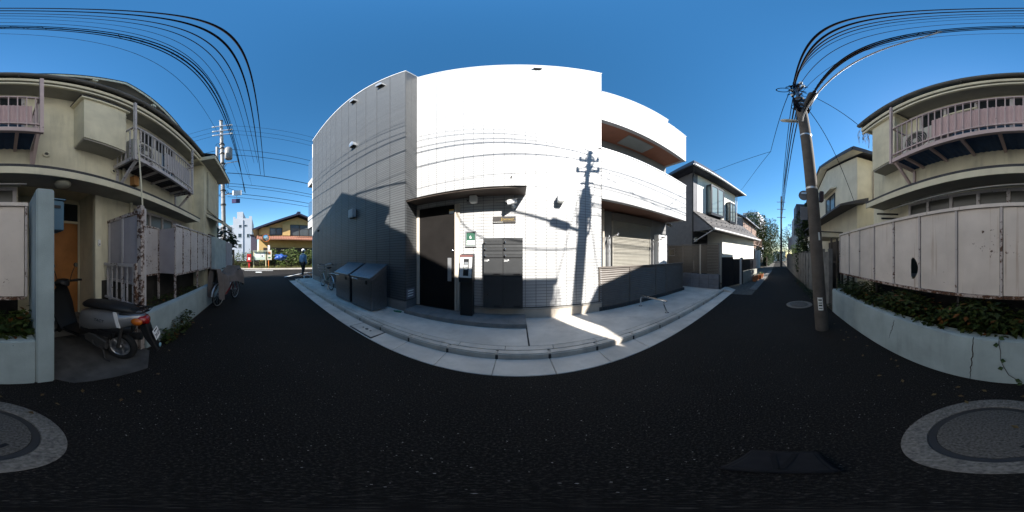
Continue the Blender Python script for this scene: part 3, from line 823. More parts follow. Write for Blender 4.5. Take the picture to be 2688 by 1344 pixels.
# gable rising behind the eave
PK = (-2.57, 8.20); G0 = (-.22, 7.05); G1 = (-6.95, 6.60)
def gable_strip(p, q, y0, y1, t0, t1, name, mat):
    return obj(name, B().prism([(p[0], p[1] - t1), (q[0], q[1] - t1), (q[0], q[1] - t0), (p[0], p[1] - t0)], 'y', y0, y1), mat, old)
for p, q in ((G0, PK), (PK, G1)):
    gable_strip(p, q, -9, -2.80, -.05, .0, 'gable_roof', ROOFD)
    gable_strip(p, q, -2.84, -2.815, .004, .15, 'barge_board', CREAM2)
    gable_strip(p, q, -3.30, -2.845, .03, .05, 'gable_soffit', SOFG)
obj('gable_wall', B().prism([(.0, 4.9), (.0, 7.05), (-2.57, 8.08), (-6.4, 6.7), (-6.4, 4.9)], 'y', -9, -3.30), plain('gable_grey', (.2, .2, .18), .9, .1), old)
for x, z in ((-1.75, 7.72), (-3.7, 7.62), (-5.2, 7.08), (-.75, 7.32)): obj('corbel', B().box(x - .07, x + .07, -3.30, -2.85, z - .16, z - .03), CREAM2, old)
obj('side_roof', B().prism([(-.55, 6.79), (1.42, 5.97), (1.42, 5.90), (-.55, 6.72)], 'y', -8.9, -2.86), ROOFD, old)
obj('side_gable', B().prism([(-.02, 4.9), (-.02, 6.48), (1.3, 5.93), (1.3, 4.9)], 'y', -8.9, -3.2), CREAM2, old)
# bay cupboards upstairs
for x0, x1, zt in ((-1.665, -.955, 4.33), (2.0, 2.64, 4.49)):
    by = obj('bay', B().box(x0, x1, SW - .002, -1.83, 3.20, zt), CREAM, old)
    obj('bay_cap', B().box(x0 - .05, x1 + .05, SW, -1.79, zt + .002, zt + .05), CREAM2, by)
    obj('bay_cap_edge', B().box(x0 - .06, x1 + .06, SW, -1.78, zt + .053, zt + .075), ROOFD, by)
    obj('bay_base', B().box(x0 + .01, x1 - .01, SW, -1.845, 3.165, 3.197), SOFG, by)
# ground floor windows above the fence
window(old, -.30 + .16, 1.95, 1.0, 2.30, SW, GREYW, glass('dusty_glass', (.07, .07, .06), .3), 4, .05, 1)
window(old, -3.95, -2.15, 1.0, 2.26, SW, GREYW, glass('dusty_glass'), 3, .05, 1)
obj('window_ledge', B().box(-.2, 2.1, SW + .002, SW + .09, 2.325, 2.333), ALU, old)
# upstairs windows behind balconies
window(old, -.25, 1.70, 3.05, 4.50, SW, GREYW, GLASSD, 3, .045, 1)
window(old, -3.60, -2.3, 3.05, 4.50, SW, GREYW, GLASSD, 2, .045, 1)
# laundry pole, pipes, small fittings
for k, (x, z) in enumerate(((2.25, 2.16), (2.12, 2.05))): obj('awning_bracket', B().beam((x, SW + .002, z), (x + .1, SW + .42, z - .04), .025, .03), DARKM, old)
obj('laundry_pole', B().tube([(-.25, -1.95, 2.28), (2.25, -1.95, 2.22)], .016, 8), ALU, old, 50)
for u, v in ((121, 406), (296.6, 450)):
    p = on_y(u, v, SW); o = obj('wall_vent', B().lathe([(.055, .001), (.055, .02), (.03, .03), (.03, .012)], (p.x, SW, p.z), 'y', 18), CREAM2, old, 40)
    obj('vent_mouth', B().lathe([(.028, .01), (.028, .014)], (p.x, SW, p.z), 'y', 14), DARKM, o)
obj('drain_pipe', B().tube([(-1.86, -2.10, 2.5), (-1.86, -2.10, 3.0), (-1.9, -2.08, 3.3), (-1.84, -2.09, 4.4), (-1.9, -2.1, 4.6)], .03, 8), CREAM2, old, 50)
obj('drain_pipe', B().tube([(-2.03, -2.09, 1.2), (-2.03, -2.09, 2.33)], .03, 8), CREAM2, old, 50)
p = on_y(164.6, 482, -1.88)
t = thing('globe_lamp', 'oval opal glass lamp under the eave above the orange door', 'lamp', (p.x, p.y, p.z))
obj('shade', B().ball((p.x, p.y, p.z - .01), .105, .105, .055, 20, 10), plain('opal_glass', (.45, .44, .36), .3, .06), t, 60)
obj('base', B().lathe([(.05, .04), (.05, 2.334 - p.z)], (p.x, p.y, p.z), 'z', 16), SOFG, t)
p = on_y(347, 480, SW)
t = thing('wooden_wall_box', 'small orange wooden box on the cream wall under the rusty balcony', 'box', (p.x, SW, p.z - .1))
obj('box', B().box(p.x - .06, p.x + .06, SW + .002, SW + .12, p.z - .09, p.z + .09), WOODO, t, None, .004)
obj('lid', B().box(p.x - .065, p.x + .065, SW + .002, SW + .128, p.z + .092, p.z + .104), WOODO, t)
# balconies -------------------------------------------------------
def balcony(x0, x1, z0, zt, mat, panel, px0, px1, dark, posts):
    y0 = -1.65
    bal = obj('balcony', B().box(x0, x1, y0 - .05, y0, z0, z0 + .075), mat, old)
    obj('top_rail', B().box(x0, x1, y0 - .035, y0 - .005, zt - .03, zt), mat, bal)
    obj('lower_rail', B().box(x0, x1, y0 - .035, y0 - .005, z0 + .155, z0 + .18), mat, bal)
    for x in (x0, x1 - .03):
        obj('side_rail', B().box(x, x + .03, SW, y0 - .04, zt - .03, zt), mat, bal)
        obj('side_rail', B().box(x, x + .04, SW, y0 - .055, z0, z0 + .07), mat, bal)
        for k in range(4): obj('bar', B().box(x + .007, x + .023, -2.08 + k * .1, -2.064 + k * .1, z0 + .07, zt - .03), mat, bal)
    bar = B().box(-.006, .006, -.008, .008, 0, zt - z0 - .105).mesh('bar')
    n = int((x1 - x0) / .094)
    rep('bar', bar, mat, bal, [(x0 + .06 + k * .094, y0 - .02, z0 + .0755) for k in range(n)])
    if panel: obj('privacy_panel', corr(px0, px1, y0 - .045, z0 + .185, z0 + .645, .047), panel, bal)
    obj('deck', corr(x0 + .05, x1 - .05, None, z0 + .045, z0 + .06, .08), dark, bal)
    for k in range(5):
        x = x0 + .25 + (x1 - x0 - .5) * k / 4
        obj('joist', B().box(x - .02, x + .02, SW, y0 - .055, z0 - .004, z0 + .036), mat, bal)
    for x, top in posts: obj('post', B().box(x - .02, x + .02, y0 - .02, y0 + .02, z0 - .02, top), mat, bal)
    for x in (x0 + .03, x1 - .06):
        obj('bracket', B().beam((x, y0 - .04, z0 - .002), (x, SW + .03, z0 - .42), .04, .045), mat, bal)
        obj('bracket', B().box(x - .02, x + .02, SW + .002, SW + .035, z0 - .5, z0), mat, bal)
    return bal
def corr(x0, x1, y, z0, z1, pitch):
    """corrugated sheet: upright at y, or (y None) a deck between wall and beam"""
    b = B(); n = int((x1 - x0) / pitch * 4); a = []; c = []
    for k in range(n + 1):
        x = x0 + (x1 - x0) * k / n; w = .006 * math.sin(k * math.pi / 2)
        if y is None: a.append((x, SW, z0 + w + .006)); c.append((x, -1.706, z0 + w + .006))
        else: a.append((x, y + w, z0)); c.append((x, y + w, z1))
    m = n + 1
    return b.add(a + c, [(k, k + 1, m + k + 1, m + k) for k in range(n)])
balcony(-.37, 1.88, 2.955, 3.83, PINK, PINKP, -.28, 1.17, BLUED, ((-.37, 4.56), (1.88, 4.56)))
balcony(-3.66, -1.68, 2.955, 3.78, GREYW, plain('grey_corrugated', (.42, .41, .43), .6, .1), -3.6, -2.5, plain('deck_dark', (.06, .055, .06), .8), ((-1.68, 4.56), (-3.64, 4.4)))
obj('stay_rod', B().tube([(-1.70, -1.62, 3.4), (-1.72, -1.58, 2.6), (-1.70, -1.52, 2.0)], .012, 6), CREAM2, old)
def ac_unit(x, y, z, label, mat):
    t = thing('outdoor_unit', label, 'air conditioner', (x, y, z))
    obj('case', B().box(x - .37, x + .37, y - .13, y + .13, z + .04, z + .56), mat, t, None, .015, 2)
    obj('fan_guard', B().torus((x + .09, y + .135, z + .30), .21, .008, 'y', 28, 6), mat, t)
    g = B()
    for k in range(1, 6): g.torus((x + .09, y + .137, z + .30), .035 * k, .004, 'y', 22, 4)
    obj('grille', g, mat, t)
    obj('fan_well', B().lathe([(.2, .1312), (.2, .1325)], (x + .09, y, z + .30), 'y', 26), BLACKP, t)
    obj('hub', B().lathe([(.05, .133), (.05, .142)], (x + .09, y, z + .30), 'y', 16), mat, t)
    for dx in (-.25, .25): obj('foot', B().box(x + dx - .03, x + dx + .03, y - .14, y + .14, z, z + .038), mat, t)
ac_unit(1.40, -1.90, 3.03, 'white outdoor air conditioner unit on the pink balcony', plain('ac_white', (.55, .53, .47), .5, .06))
ac_unit(-2.15, -1.90, 3.03, 'white outdoor air conditioner unit on the rusty grey balcony', plain('ac_white'))
obj('cooling_pipe', B().tube([(1.2, -2.0, 3.3), (1.28, -2.05, 3.9), (1.2, -2.1, 4.15), (.7, -2.12, 4.22)], .03, 8), CREAM2, old, 50)
# west wing
WX0, WX1, WY = -6.25, -4.78, -1.76
obj('wing_wall', B().box(WX0, WX1 - .002, -8.5, WY, 0, 4.55), CREAM, old)
obj('wing_soffit', B().box(WX0 - .35, WX1 + .30, -2.6, WY + .42, 4.552, 4.568), SOFG, old)
obj('wing_fascia', B().box(WX0 - .36, WX1 + .31, WY + .422, WY + .445, 4.53, 4.66), CREAM2, old)
obj('wing_fascia', B().box(WX1 + .302, WX1 + .325, -2.7, WY + .42, 4.53, 4.66), CREAM2, old)
obj('wing_roof', B().prism([(WY + .46, 4.664), (WY + .46, 4.70), (-3.3, 5.4), (-3.3, 5.3)], 'x', WX0 - .38, WX1 + .335), ROOFD, old)
sw = obj('storm_shutter', B().box(-6.15, -5.0, WY + .001, WY + .05, 2.9, 4.35), plain('shutter_board', (.36, .35, .28), .8, .12, 5), old)
for k in range(9): obj('shutter_rib', B().box(-6.14 + k * .128, -6.10 + k * .128, WY + .051, WY + .075, 2.86, 4.33), CREAM2, sw)
# little gabled porch of the wing
pr = obj('porch_roof', B().prism([(WY + .55, 2.42), (WY + .55, 2.47), (WY - .2, 2.92), (WY - .2, 2.86)], 'x', -6.3, -5.0), ROOFD, old)
obj('porch_fascia', B().box(-6.3, -5.0, WY + .552, WY + .58, 2.36, 2.465), CREAM2, pr)
obj('porch_verge', B().prism([(WY + .55, 2.36), (WY + .55, 2.418), (WY + .01, 2.76), (WY + .01, 2.66)], 'x', -5.0 + .002, -4.97), CREAM2, pr)
obj('porch_door', B().box(-5.9, -5.15, WY + .001, WY + .04, .2, 2.1), plain('dark_wood', (.06, .04, .03), .6, .2), old)

# blue planter wall with gate pillar ------------------------------
pl = thing('planter_wall', 'pale blue stucco planter wall, cracked, with tall gate pillar beside the scooter', 'wall', (1.5, -1.45, 0))
PY = -1.335
obj('wall', B().box(-.25, 3.55, PY - .14, PY, 0, .575), BLUEW, pl, None, .012, 2)
obj('end_wall', B().box(3.41, 3.55, -1.75, PY - .142, 0, .57), BLUEW, pl)
obj('pillar', B().box(-.412, -.255, -1.78, PY + .004, 0, 1.955), BLUEW, pl, None, .012, 2)
obj('soil', B().box(-.25, 3.40, -2.14, PY - .142, 0, .50), plain('planter_soil', (.035, .028, .02), .95, .4, 6, .8, 30), pl)
rng = random.Random(3)
def crack(u0, v0, u1, v1):
    a, c = on_y(u0, v0, PY), on_y(u1, v1, PY); b = B(); pts = []
    n = 16
    for k in range(n + 1):
        q = k / n; x = a.x + (c.x - a.x) * q + rng.uniform(-.008, .008); z = a.z + (c.z - a.z) * q
        w = .0035 * (.4 + math.sin(math.pi * min(1, q + .1))) + .001; pts.append((x, z, w))
    vs = [(x - w, PY + .0015, z) for x, z, w in pts] + [(x + w, PY + .0015, z) for x, z, w in pts]
    b.add(vs, [(k, k + 1, n + 2 + k, n + 1 + k) for k in range(n)])
    obj('crack', b, plain('crack', (.03, .028, .026), .95), pl)
crack(2555, 884, 2546, 1003); crack(2348, 840, 2334, 888)
# pink steel fence on the planter
fc = thing('steel_fence', 'long pinkish steel panel fence with rust streaks above the ivy planter', 'fence', (1.7, -1.6, .5))
FX = [3.70, 3.20, 2.74, 2.25, 1.76, 1.28, .77, .28, -.20]
for i in range(8):
    x1, x0 = FX[i] - .02, FX[i + 1] + .02
    if i == 4:                                   # the panel with a torn hole
        cx, cz = 1.375, 1.19; outer = []; inner = []
        angs = sorted([2 * math.pi * k / 28 for k in range(28)] + [math.atan2(zc - cz, xc - cx) % (2 * math.pi) for xc in (x0, x1) for zc in (.945, 1.85)])
        n = len(angs)
        for a in angs:
            dx, dz = math.cos(a), math.sin(a)
            t_ = min(((x1 if dx > 0 else x0) - cx) / dx if abs(dx) > 1e-6 else 9, ((1.85 if dz > 0 else .945) - cz) / dz if abs(dz) > 1e-6 else 9)
            outer.append((cx + dx * t_, cz + dz * t_))
            inner.append((cx + min(.055, .068 * dx), cz + .135 * dz + .02 * math.sin(2 * a)))
        b = B()
        vs = [(p[0], -1.600, p[1]) for p in outer] + [(p[0], -1.600, p[1]) for p in inner] + [(p[0], -1.608, p[1]) for p in outer] + [(p[0], -1.608, p[1]) for p in inner]
        fs = []
        for k in range(n):
            j = (k + 1) % n
            fs += [(k, j, n + j, n + k), (2 * n + k, 3 * n + k, 3 * n + j, 2 * n + j), (n + k, n + j, 3 * n + j, 3 * n + k), (k, 2 * n + k, 2 * n + j, j)]
        b.add(vs, fs)
        obj('panel', b, FENCEP, fc)
    else:
        obj('panel', B().box(x0, x1, -1.608, -1.600, .945, 1.85), FENCEP, fc)
for k, x in enumerate(FX):
    obj('post', B().box(x - .013, x + .013, -1.622, -1.584, .944, 1.852), rusty('worn_post', (.50, .455, .44), .62, .6, .3), fc)
    if k % 3 == 0: obj('stake', B().box(x - .012, x + .012, -1.66, -1.63, .45, 1.5), DARKM, fc)
obj('top_rail', B().box(-.22, 3.72, -1.63, -1.578, 1.855, 1.892), FENCEP, fc)
RAILR = rusty('rust_rail', (.46, .38, .34), 1.35, .7, .5)
obj('bottom_rail', B().box(-.185, 3.69, -1.625, -1.58, .912, .942), RAILR, fc)
# things at the gate
t = thing('blue_letterbox', 'blue metal letterbox behind the gate pillar in front of the orange door', 'letterbox', (-.52, -1.72, 1.6))
obj('case', B().box(-.60, -.414, -1.86, -1.60, 1.62, 1.95), BLUEBOX, t, None, .008)
obj('roof', B().prism([(-1.88, 1.952), (-1.58, 1.952), (-1.58, 1.965), (-1.88, 1.985)], 'x', -.61, -.40), BLUEBOX, t)
obj('slot', B().box(-.56, -.44, -1.5995, -1.592, 1.86, 1.89), BLACKP, t)
p = on_y(230, 650, SW + .05)
t = thing('doorbell', 'small white doorbell on the cream porch column', 'doorbell', (-1.35, SW + .05, 1.55))
obj('case', B().box(-1.372, -1.328, SW + .051, SW + .075, 1.50, 1.60), WHITE, t, None, .005)
obj('button', B().lathe([(.01, .0755), (.01, .082)], (-1.35, SW, 1.53), 'y', 12), BLACKP, t)
# west low wall, screens and gate
wl = thing('low_wall', 'low pale blue stucco wall under the rusty screens beside the covered bicycle', 'wall', (-3, -1.4, 0))
obj('wall', B().box(-4.45, -1.60, -1.50, -1.365, 0, .57), BLUEW, wl, None, .012, 2)
obj('wall', B().box(-1.735, -1.60, -2.1, -1.502, 0, .565), BLUEW, wl)
obj('soil', B().box(-4.45, -1.74, -2.14, -1.502, 0, .45), plain('planter_soil'), wl)
sc_ = thing('entrance_screen', 'tall lilac side screen with flaking white posts beside the parked scooter', 'screen', (-1.55, -1.9, 0))
def vpost(x, y, z0, z1, w, m, par, nm='post'): return obj(nm, B().box(x - w, x + w, y - w, y + w, z0, z1), m, par)
vpost(-1.56, -1.43, .0, 2.02, .034, RUSTF, sc_); vpost(-1.635, -1.44, .575, 2.0, .022, GREYW, sc_)
vpost(-1.56, -2.10, .05, 1.9, .018, GREYW, sc_)
vpost(-1.56, -1.78, .05, 1.9, .02, GREYW, sc_)
for y0, y1 in ((-2.08, -1.802), (-1.758, -1.466)): obj('panel', B().box(-1.566, -1.554, y0, y1, 1.0, 1.90), LILAC, sc_)
obj('top_rail', B().beam((-1.56, -2.14, 1.905), (-1.56, -1.45, 1.945), .04, .045), RUSTF, sc_)
obj('bottom_rail', B().box(-1.575, -1.545, -2.1, -1.466, .96, .995), GREYW, sc_)
gt = thing('railing_gate', 'small white barred gate standing open beside the scooter seat', 'gate', (-1.50, -1.9, .68))
obj('top_rail', B().box(-1.51, -1.475, -2.42, -1.48, 1.205, 1.245), GREYW, gt)
obj('bottom_rail', B().box(-1.505, -1.48, -2.42, -1.48, .685, .715), GREYW, gt)
rep('bar', B().box(-.009, .009, -.011, .011, 0, .49).mesh('bar'), GREYW, gt, [(-1.492, -2.40 + k * .112, .715) for k in range(9)])
obj('hinge_post', B().box(-1.512, -1.472, -1.475, -1.44, .06, 1.26), RUSTF, gt)
obj('latch', B().box(-1.515, -1.47, -2.46, -2.425, .95, 1.05), RUSTF, gt)
ws = thing('rusty_street_screen', 'row of peeling white steel screens along the low blue wall', 'fence', (-3.4, -1.6, .5))
def panelx(x0, x1, y, z0=1.0, z1=1.93): obj('panel', B().box(x0, x1, y - .006, y + .002, z0, z1), GREYW, ws)
panelx(-2.70, -1.70, -2.0, 1.0, 1.90)
obj('panel', B().box(-2.735, -2.728, -1.98, -1.63, 1.0, 1.90), LILAC, ws)
sx = [-2.73, -3.05, -3.42, -3.85, -4.25, -4.62, -4.95]
for i in range(6): panelx(sx[i + 1] + .02, sx[i] - .02, -1.6)
for k, x in enumerate(sx): obj('post', B().box(x - .016, x + .016, -1.622, -1.588, .45 if k in (0, 3) else .996, 1.955), RUSTF, ws)
obj('post', B().box(-2.75, -2.71, -2.02, -1.985, .45, 1.92), RUSTF, ws)
obj('top_rail', B().box(-4.97, -2.71, -1.628, -1.58, 1.958, 1.985), GREYW, ws)
obj('top_rail', B().box(-2.71, -1.66, -2.02, -1.98, 1.905, 1.93), RUSTF, ws)
obj('bottom_rail', B().box(-4.97, -2.71, -1.622, -1.585, .965, .995), RUSTF, ws)
obj('bottom_rail', B().box(-2.71, -1.66, -2.02, -1.985, .965, .995), RUSTF, ws)
b = B()
flat(b, [(-1.58, -2.34), (-.42, -2.34), (-.42, -1.36), (-.55, -1.24), (-1.25, -1.05), (-1.58, -1.30)], .012)
struct('entrance_pad', b, plain('pad_concrete', (.075, .072, .068), .95, .35, 5, .5, 70, grime=.4))
# blue block wall and gate further west
bw = thing('blue_block_wall', 'plain blue-grey block wall beyond the covered bicycle', 'wall', (-6, -1.5, 0))
obj('wall', B().box(-6.6, -4.99, -1.62, -1.48, 0, 1.97), BLUEW, bw)
obj('wall', B().box(-8.0, -6.604, -1.60, -1.46, 0, 1.95), plain('grey_block', (.30, .29, .32), .9, .12, 5), bw)
for k in range(3): obj('slat', B().box(-8.75, -8.02, -1.56, -1.52, .5 + k * .45, .78 + k * .45), plain('brown_board', (.10, .07, .05), .8), bw)
obj('post', B().box(-8.85, -8.76, -1.58, -1.49, 0, 1.7), plain('brown_post', (.25, .17, .1), .8), bw)

# ------------------------------------------------------------------ utility poles and cables
POLEC = plain('pole_concrete', (.105, .09, .077), .9, .25, 5, .4, 60, grime=.4)
CABLE = plain('cable_black', (.008, .008, .012), .9, .1, spec=.05)
BASE, TOP = Vector((2.68, -.84, 0)), Vector((3.10, -.41, 6.85))
def pole_at(z): return BASE + (TOP - BASE) * (z / TOP.z)
po = thing('utility_pole', 'leaning concrete utility pole with lamp and cable tangle beside the blue planter', 'utility pole', tuple(BASE))
obj('shaft', B().tube([BASE - Vector((0, 0, .3)), pole_at(2), pole_at(4.5), pole_at(5.78)], .115, 20, True, .098), POLEC, po, 50)
obj('head_pipe', B().tube([pole_at(5.4), TOP], .048, 12), STEEL, po, 50)
for z in (2.62, 4.05, 5.2, 5.4, 5.6):
    p = pole_at(z); obj('band', B().tube([p - Vector((0, 0, .02)), p + Vector((0, 0, .02))], .116 - z * .002, 18), ALU, po, 50)
lp = pole_at(4.50)
la = obj('street_lamp', B().tube([lp + Vector((-.02, .08, .0)), lp + Vector((-.04, .12, .03)), lp + Vector((-.06, .16, .03))], .018, 8), ALU, po, 50)
obj('lamp_head', B().loft([[(lp.x - .06 + w * math.cos(a), lp.y + y, lp.z + .03 + h * math.sin(a)) for a in [2 * math.pi * k / 14 for k in range(14)]] for y, w, h in ((.12, .02, .015), (.15, .045, .036), (.27, .055, .042), (.40, .045, .036), (.44, .02, .015))]), plain('lamp_white', (.6, .58, .5), .4), la, 60)
# signs seen edge-on, a small box, paper stickers
p = pole_at(2.42); sg = obj('sign_bracket', B().beam(p + Vector((0, .05, .1)), p + Vector((.02, .2, .1)), .03, .03), ALU, po)
obj('round_sign', B().lathe([(.10, -.006), (.10, .006)], (p.x + .02, p.y + .15, p.z + .06), 'x', 24), plain('sign_back', (.18, .18, .19), .5), sg)
obj('square_sign', B().box(p.x - .005, p.x + .008, p.y + .09, p.y + .22, p.z - .42, p.z - .17), plain('sign_back'), sg)
obj('switch_box', B().box(p.x - .04, p.x + .06, p.y - .20, p.y - .13, p.z - .05, p.z + .16), plain('box_maroon', (.05, .03, .035), .6), po, None, .01)
def wrap(z0, z1, az0, az1, m, nm, grow=.004):
    b = B(); n = 8; lo = []; hi = []
    for k in range(n + 1):
        a = az0 + (az1 - az0) * k / n
        for z, L_ in ((z0, lo), (z1, hi)):
            c = pole_at(z); r_ = .115 - .0030 * z + grow; L_.append((c.x + r_ * math.cos(a), c.y + r_ * math.sin(a), z))
    b.add(lo + hi, [(k, k + 1, n + 2 + k, n + 1 + k) for k in range(n)])
    return obj(nm, b, m, po)
AC = math.atan2(-BASE.y, -BASE.x)                # direction of the lens from the pole
st = wrap(.41, .64, AC - .42, AC + .32, PAPER, 'paper_sticker')
for k in range(4):
    wrap(.44 + k * .048, .455 + k * .048 + .01 * (k % 2), AC - .3, AC + .2, BLACKP, 'print_line', .0052)
wrap(1.62, 1.76, AC + .45, AC + .75, PAPER, 'paper_sticker')
# cable tangle at the head
rng = random.Random(11)
for k in range(16):
    z = rng.uniform(5.1, 5.8) if k < 11 else rng.uniform(6.2, 6.75); c = pole_at(z); pts = []
    a0 = rng.uniform(0, 6.28); r0 = rng.uniform(.11, .19) if k < 11 else rng.uniform(.05, .12)
    for i in range(9):
        a = a0 + i * .5; pts.append((c.x + r0 * math.cos(a), c.y + r0 * math.sin(a), z + rng.uniform(-.09, .09)))
    obj('loose_cable', B().tube(pts, rng.uniform(.006, .014), 6), CABLE, po, 60)
for k in range(14):
    a = rng.uniform(0, 6.28); r0 = rng.uniform(.10, .15); z1 = rng.uniform(5.3, 5.85); z2 = z1 - rng.uniform(.3, .7)
    obj('strapped_cable', B().tube([pole_at(z1 + (z2 - z1) * i / 6) + Vector((r0 * math.cos(a + .1 * i), r0 * math.sin(a + .1 * i), 0)) for i in range(7)], rng.uniform(.012, .026), 6), CABLE, po, 60)
for k in range(10):
    z = rng.uniform(6.0, 6.8); c = pole_at(z); d = Vector((rng.uniform(-1, 1), rng.uniform(-1, 1), rng.uniform(-.6, .6))) * .22
    obj('loose_cable', B().tube([c - d, c - d * .3 + Vector((0, 0, .06)), c + d * .3 - Vector((0, 0, .05)), c + d], rng.uniform(.008, .016), 6), CABLE, po, 60)
obj('cable_coil', B().torus(tuple(pole_at(6.25) + Vector((-.05, .27, 0))), .13, .012, 'x', 22, 6), CABLE, po)
for z, l_ in ((5.95, .14), (6.25, .24), (6.55, .2)): obj('crossarm', B().beam(pole_at(z) + Vector((-l_, -l_ * .3, 0)), pole_at(z) + Vector((l_, l_ * .3, 0)), .03, .04), DARKM, po)
for z, dy in ((6.27, -.07), (6.27, .07), (6.57, -.06), (6.57, .06)): obj('insulator', B().lathe([(.03, 0), (.04, .03), (.02, .06), (.035, .09)], tuple(pole_at(z) + Vector((dy * 3, dy, .01))), 'z', 12), PAPER, po, 50)

def bez3(a, m, c, n=26):
    """smooth curve through a (x0), m and c, interpolated on x"""
    out = []
    for k in range(n + 1):
        t = k / n; x = a[0] + (c[0] - a[0]) * t
        def q(i):
            return (a[i] * (x - m[0]) * (x - c[0]) / ((a[0] - m[0]) * (a[0] - c[0])) + m[i] * (x - a[0]) * (x - c[0]) / ((m[0] - a[0]) * (m[0] - c[0])) + c[i] * (x - a[0]) * (x - m[0]) / ((c[0] - a[0]) * (c[0] - m[0])))
        out.append((x, q(1), q(2)))
    return out
def sag(a, c, s, n=18):
    a, c = Vector(a), Vector(c)
    return [a + (c - a) * (k / n) - Vector((0, 0, s * 4 * (k / n) * (1 - k / n))) for k in range(n + 1)]
def cable(pts, r, label, group, m=CABLE, name='overhead_cable'):
    return single(name, B().tube(pts, r, 6), m, label, 'cable', group, None, 60)
GL = 'black cable strung overhead along the lane between the two utility poles'
GG = 'cables over the lane'
#   el at az 180, height there, radius, far end (u,v) in the photograph at x=-11.5, attach height
for ci, (el, z0, r_, ue, ve, za) in enumerate(((87.1, 6.9, .016, 694, 462, 6.70), (86.2, 6.5, .015, 684, 458, 6.50), (85.2, 7.25, .011, 677, 420, 6.78), (84.4, 7.6, .009, 667, 407, 6.82),
                           (83.4, 7.9, .006, 661, 487, 6.84), (82.1, 6.15, .006, 655, 470, 6.1), (78.1, 6.2, .005, 640, 480, 5.7))):
    y0 = -(z0 - EYE) / math.tan(R(el)); e = on_x(ue, ve, -11.3); p = pole_at(za)
    cable(bez3((p.x - .05, p.y + .05, za), (0, y0, z0), (-11.3, e.y, min(e.z, 8.6))), r_, ORD[ci] + ' cable from the white building among those strung along the lane', GG)
tb = []
for k, el in enumerate((80.9, 80.4, 79.9)):
    z0 = 5.75 + .04 * k; y0 = -(z0 - EYE) / math.tan(R(el)); e = on_x(641 + 2 * k, 503 + 2 * k, -11.3); p = pole_at(4.85)
    tb.append(bez3((p.x - .05, p.y, 4.85 + .03 * k), (0, y0, z0), (-11.3, e.y, e.z), 40))
    cable(tb[-1], .011 + .004 * (k == 1), ('upper', 'thick middle', 'lower')[k] + ' cable of the lashed bundle strung over the lane', 'lashed bundle over the lane')
ln = thing('cable_lashing', 'spiral wire lashing and clips around the thick overhead cable bundle', 'cable', tuple(tb[1][8]))
for k in range(2, 40, 2):
    a, c = Vector(tb[1][k]), Vector(tb[1][k + 1] if k < 40 else tb[1][k])
    pts = [a + (c - a) * (i / 10) + Vector((0, .035 * math.cos(i * 1.9), .035 * math.sin(i * 1.9))) for i in range(11)]
    obj('spiral', B().tube(pts, .003, 4), CABLE, ln)
p = tb[0]; a, c = Vector(tb[1][0]), Vector(tb[1][3]); d = (c - a).normalized()
t = thing('splice_closure', 'black cylindrical splice closure hanging on the cable bundle near the pole', 'closure', tuple(a + d * .35))
obj('body', B().tube([a + d * .25, a + d * .28, a + d * .62, a + d * .65], [.05, .075, .075, .05], 16), BLACKP, t, 50)
for q in (.22, .66): obj('end_cap', B().tube([a + d * q, a + d * (q + .04)], .03, 10), BLACKP, t)
# white drop loop from the bundle to the pole
q0 = pole_at(4.55); q3 = Vector(tb[1][7])
cv = [q0 * (1 - t_) ** 3 + (q0 + Vector((-.3, .25, -.25))) * 3 * t_ * (1 - t_) ** 2 + (q3 + Vector((.2, -.1, -1.2))) * 3 * t_ ** 2 * (1 - t_) + q3 * t_ ** 3 for t_ in [k / 20 for k in range(21)]]
cable(cv, .012, 'pale grey drop cable looping from the cable bundle down to the leaning pole', None, plain('cable_grey', (.4, .4, .4), .5))
# cables running on east to the next pole
for k in range(10):
    za = 5.25 + .15 * k; p = pole_at(za)
    cable(sag((p.x + .05, p.y + .06 * math.sin(k * 2.1), za), (20.4, -.95 + .05 * math.sin(k * 3), 5.6 + .3 * k), .25 + .06 * (k % 4)), .007 + .004 * (k % 3), ORD[k] + ' cable from the bottom of those running from leaning pole to far alley pole', 'cables along the alley')
# service drops
H1 = (7.3, 3.3, 5.75)
for a, c, s, l in (((3.05, -.3, 6.2), (5.3, .1, 5.3), .1, 'service drop cable slanting from the pole over the alley mouth'),
                   ((5.3, .1, 5.3), (7.32, 3.26, 5.74), .08, 'service drop cable running to the eave of the white and black house'),
                   ((5.3, .1, 5.3), (10.5, 2.3, 5.7), .1, 'service drop cable running to the far end of the white and black house'),
                   ((3.0, -.45, 5.75), (4.75, -2.62, 3.05), .05, 'service drop cable falling to the low roof of the cream hip-roofed house'),
                   ((3.05, -.45, 6.35), (2.95, -1.78, 4.78), .03, 'thin service wire from the pole to the eave of the old apartment house'),
                   ((3.3, -.5, 5.3), (8.0, -2.35, 4.2), .1, 'thin service wire crossing the wall of the cream hip-roofed house')):
    cable(sag(a, c, s), .008, l, None)

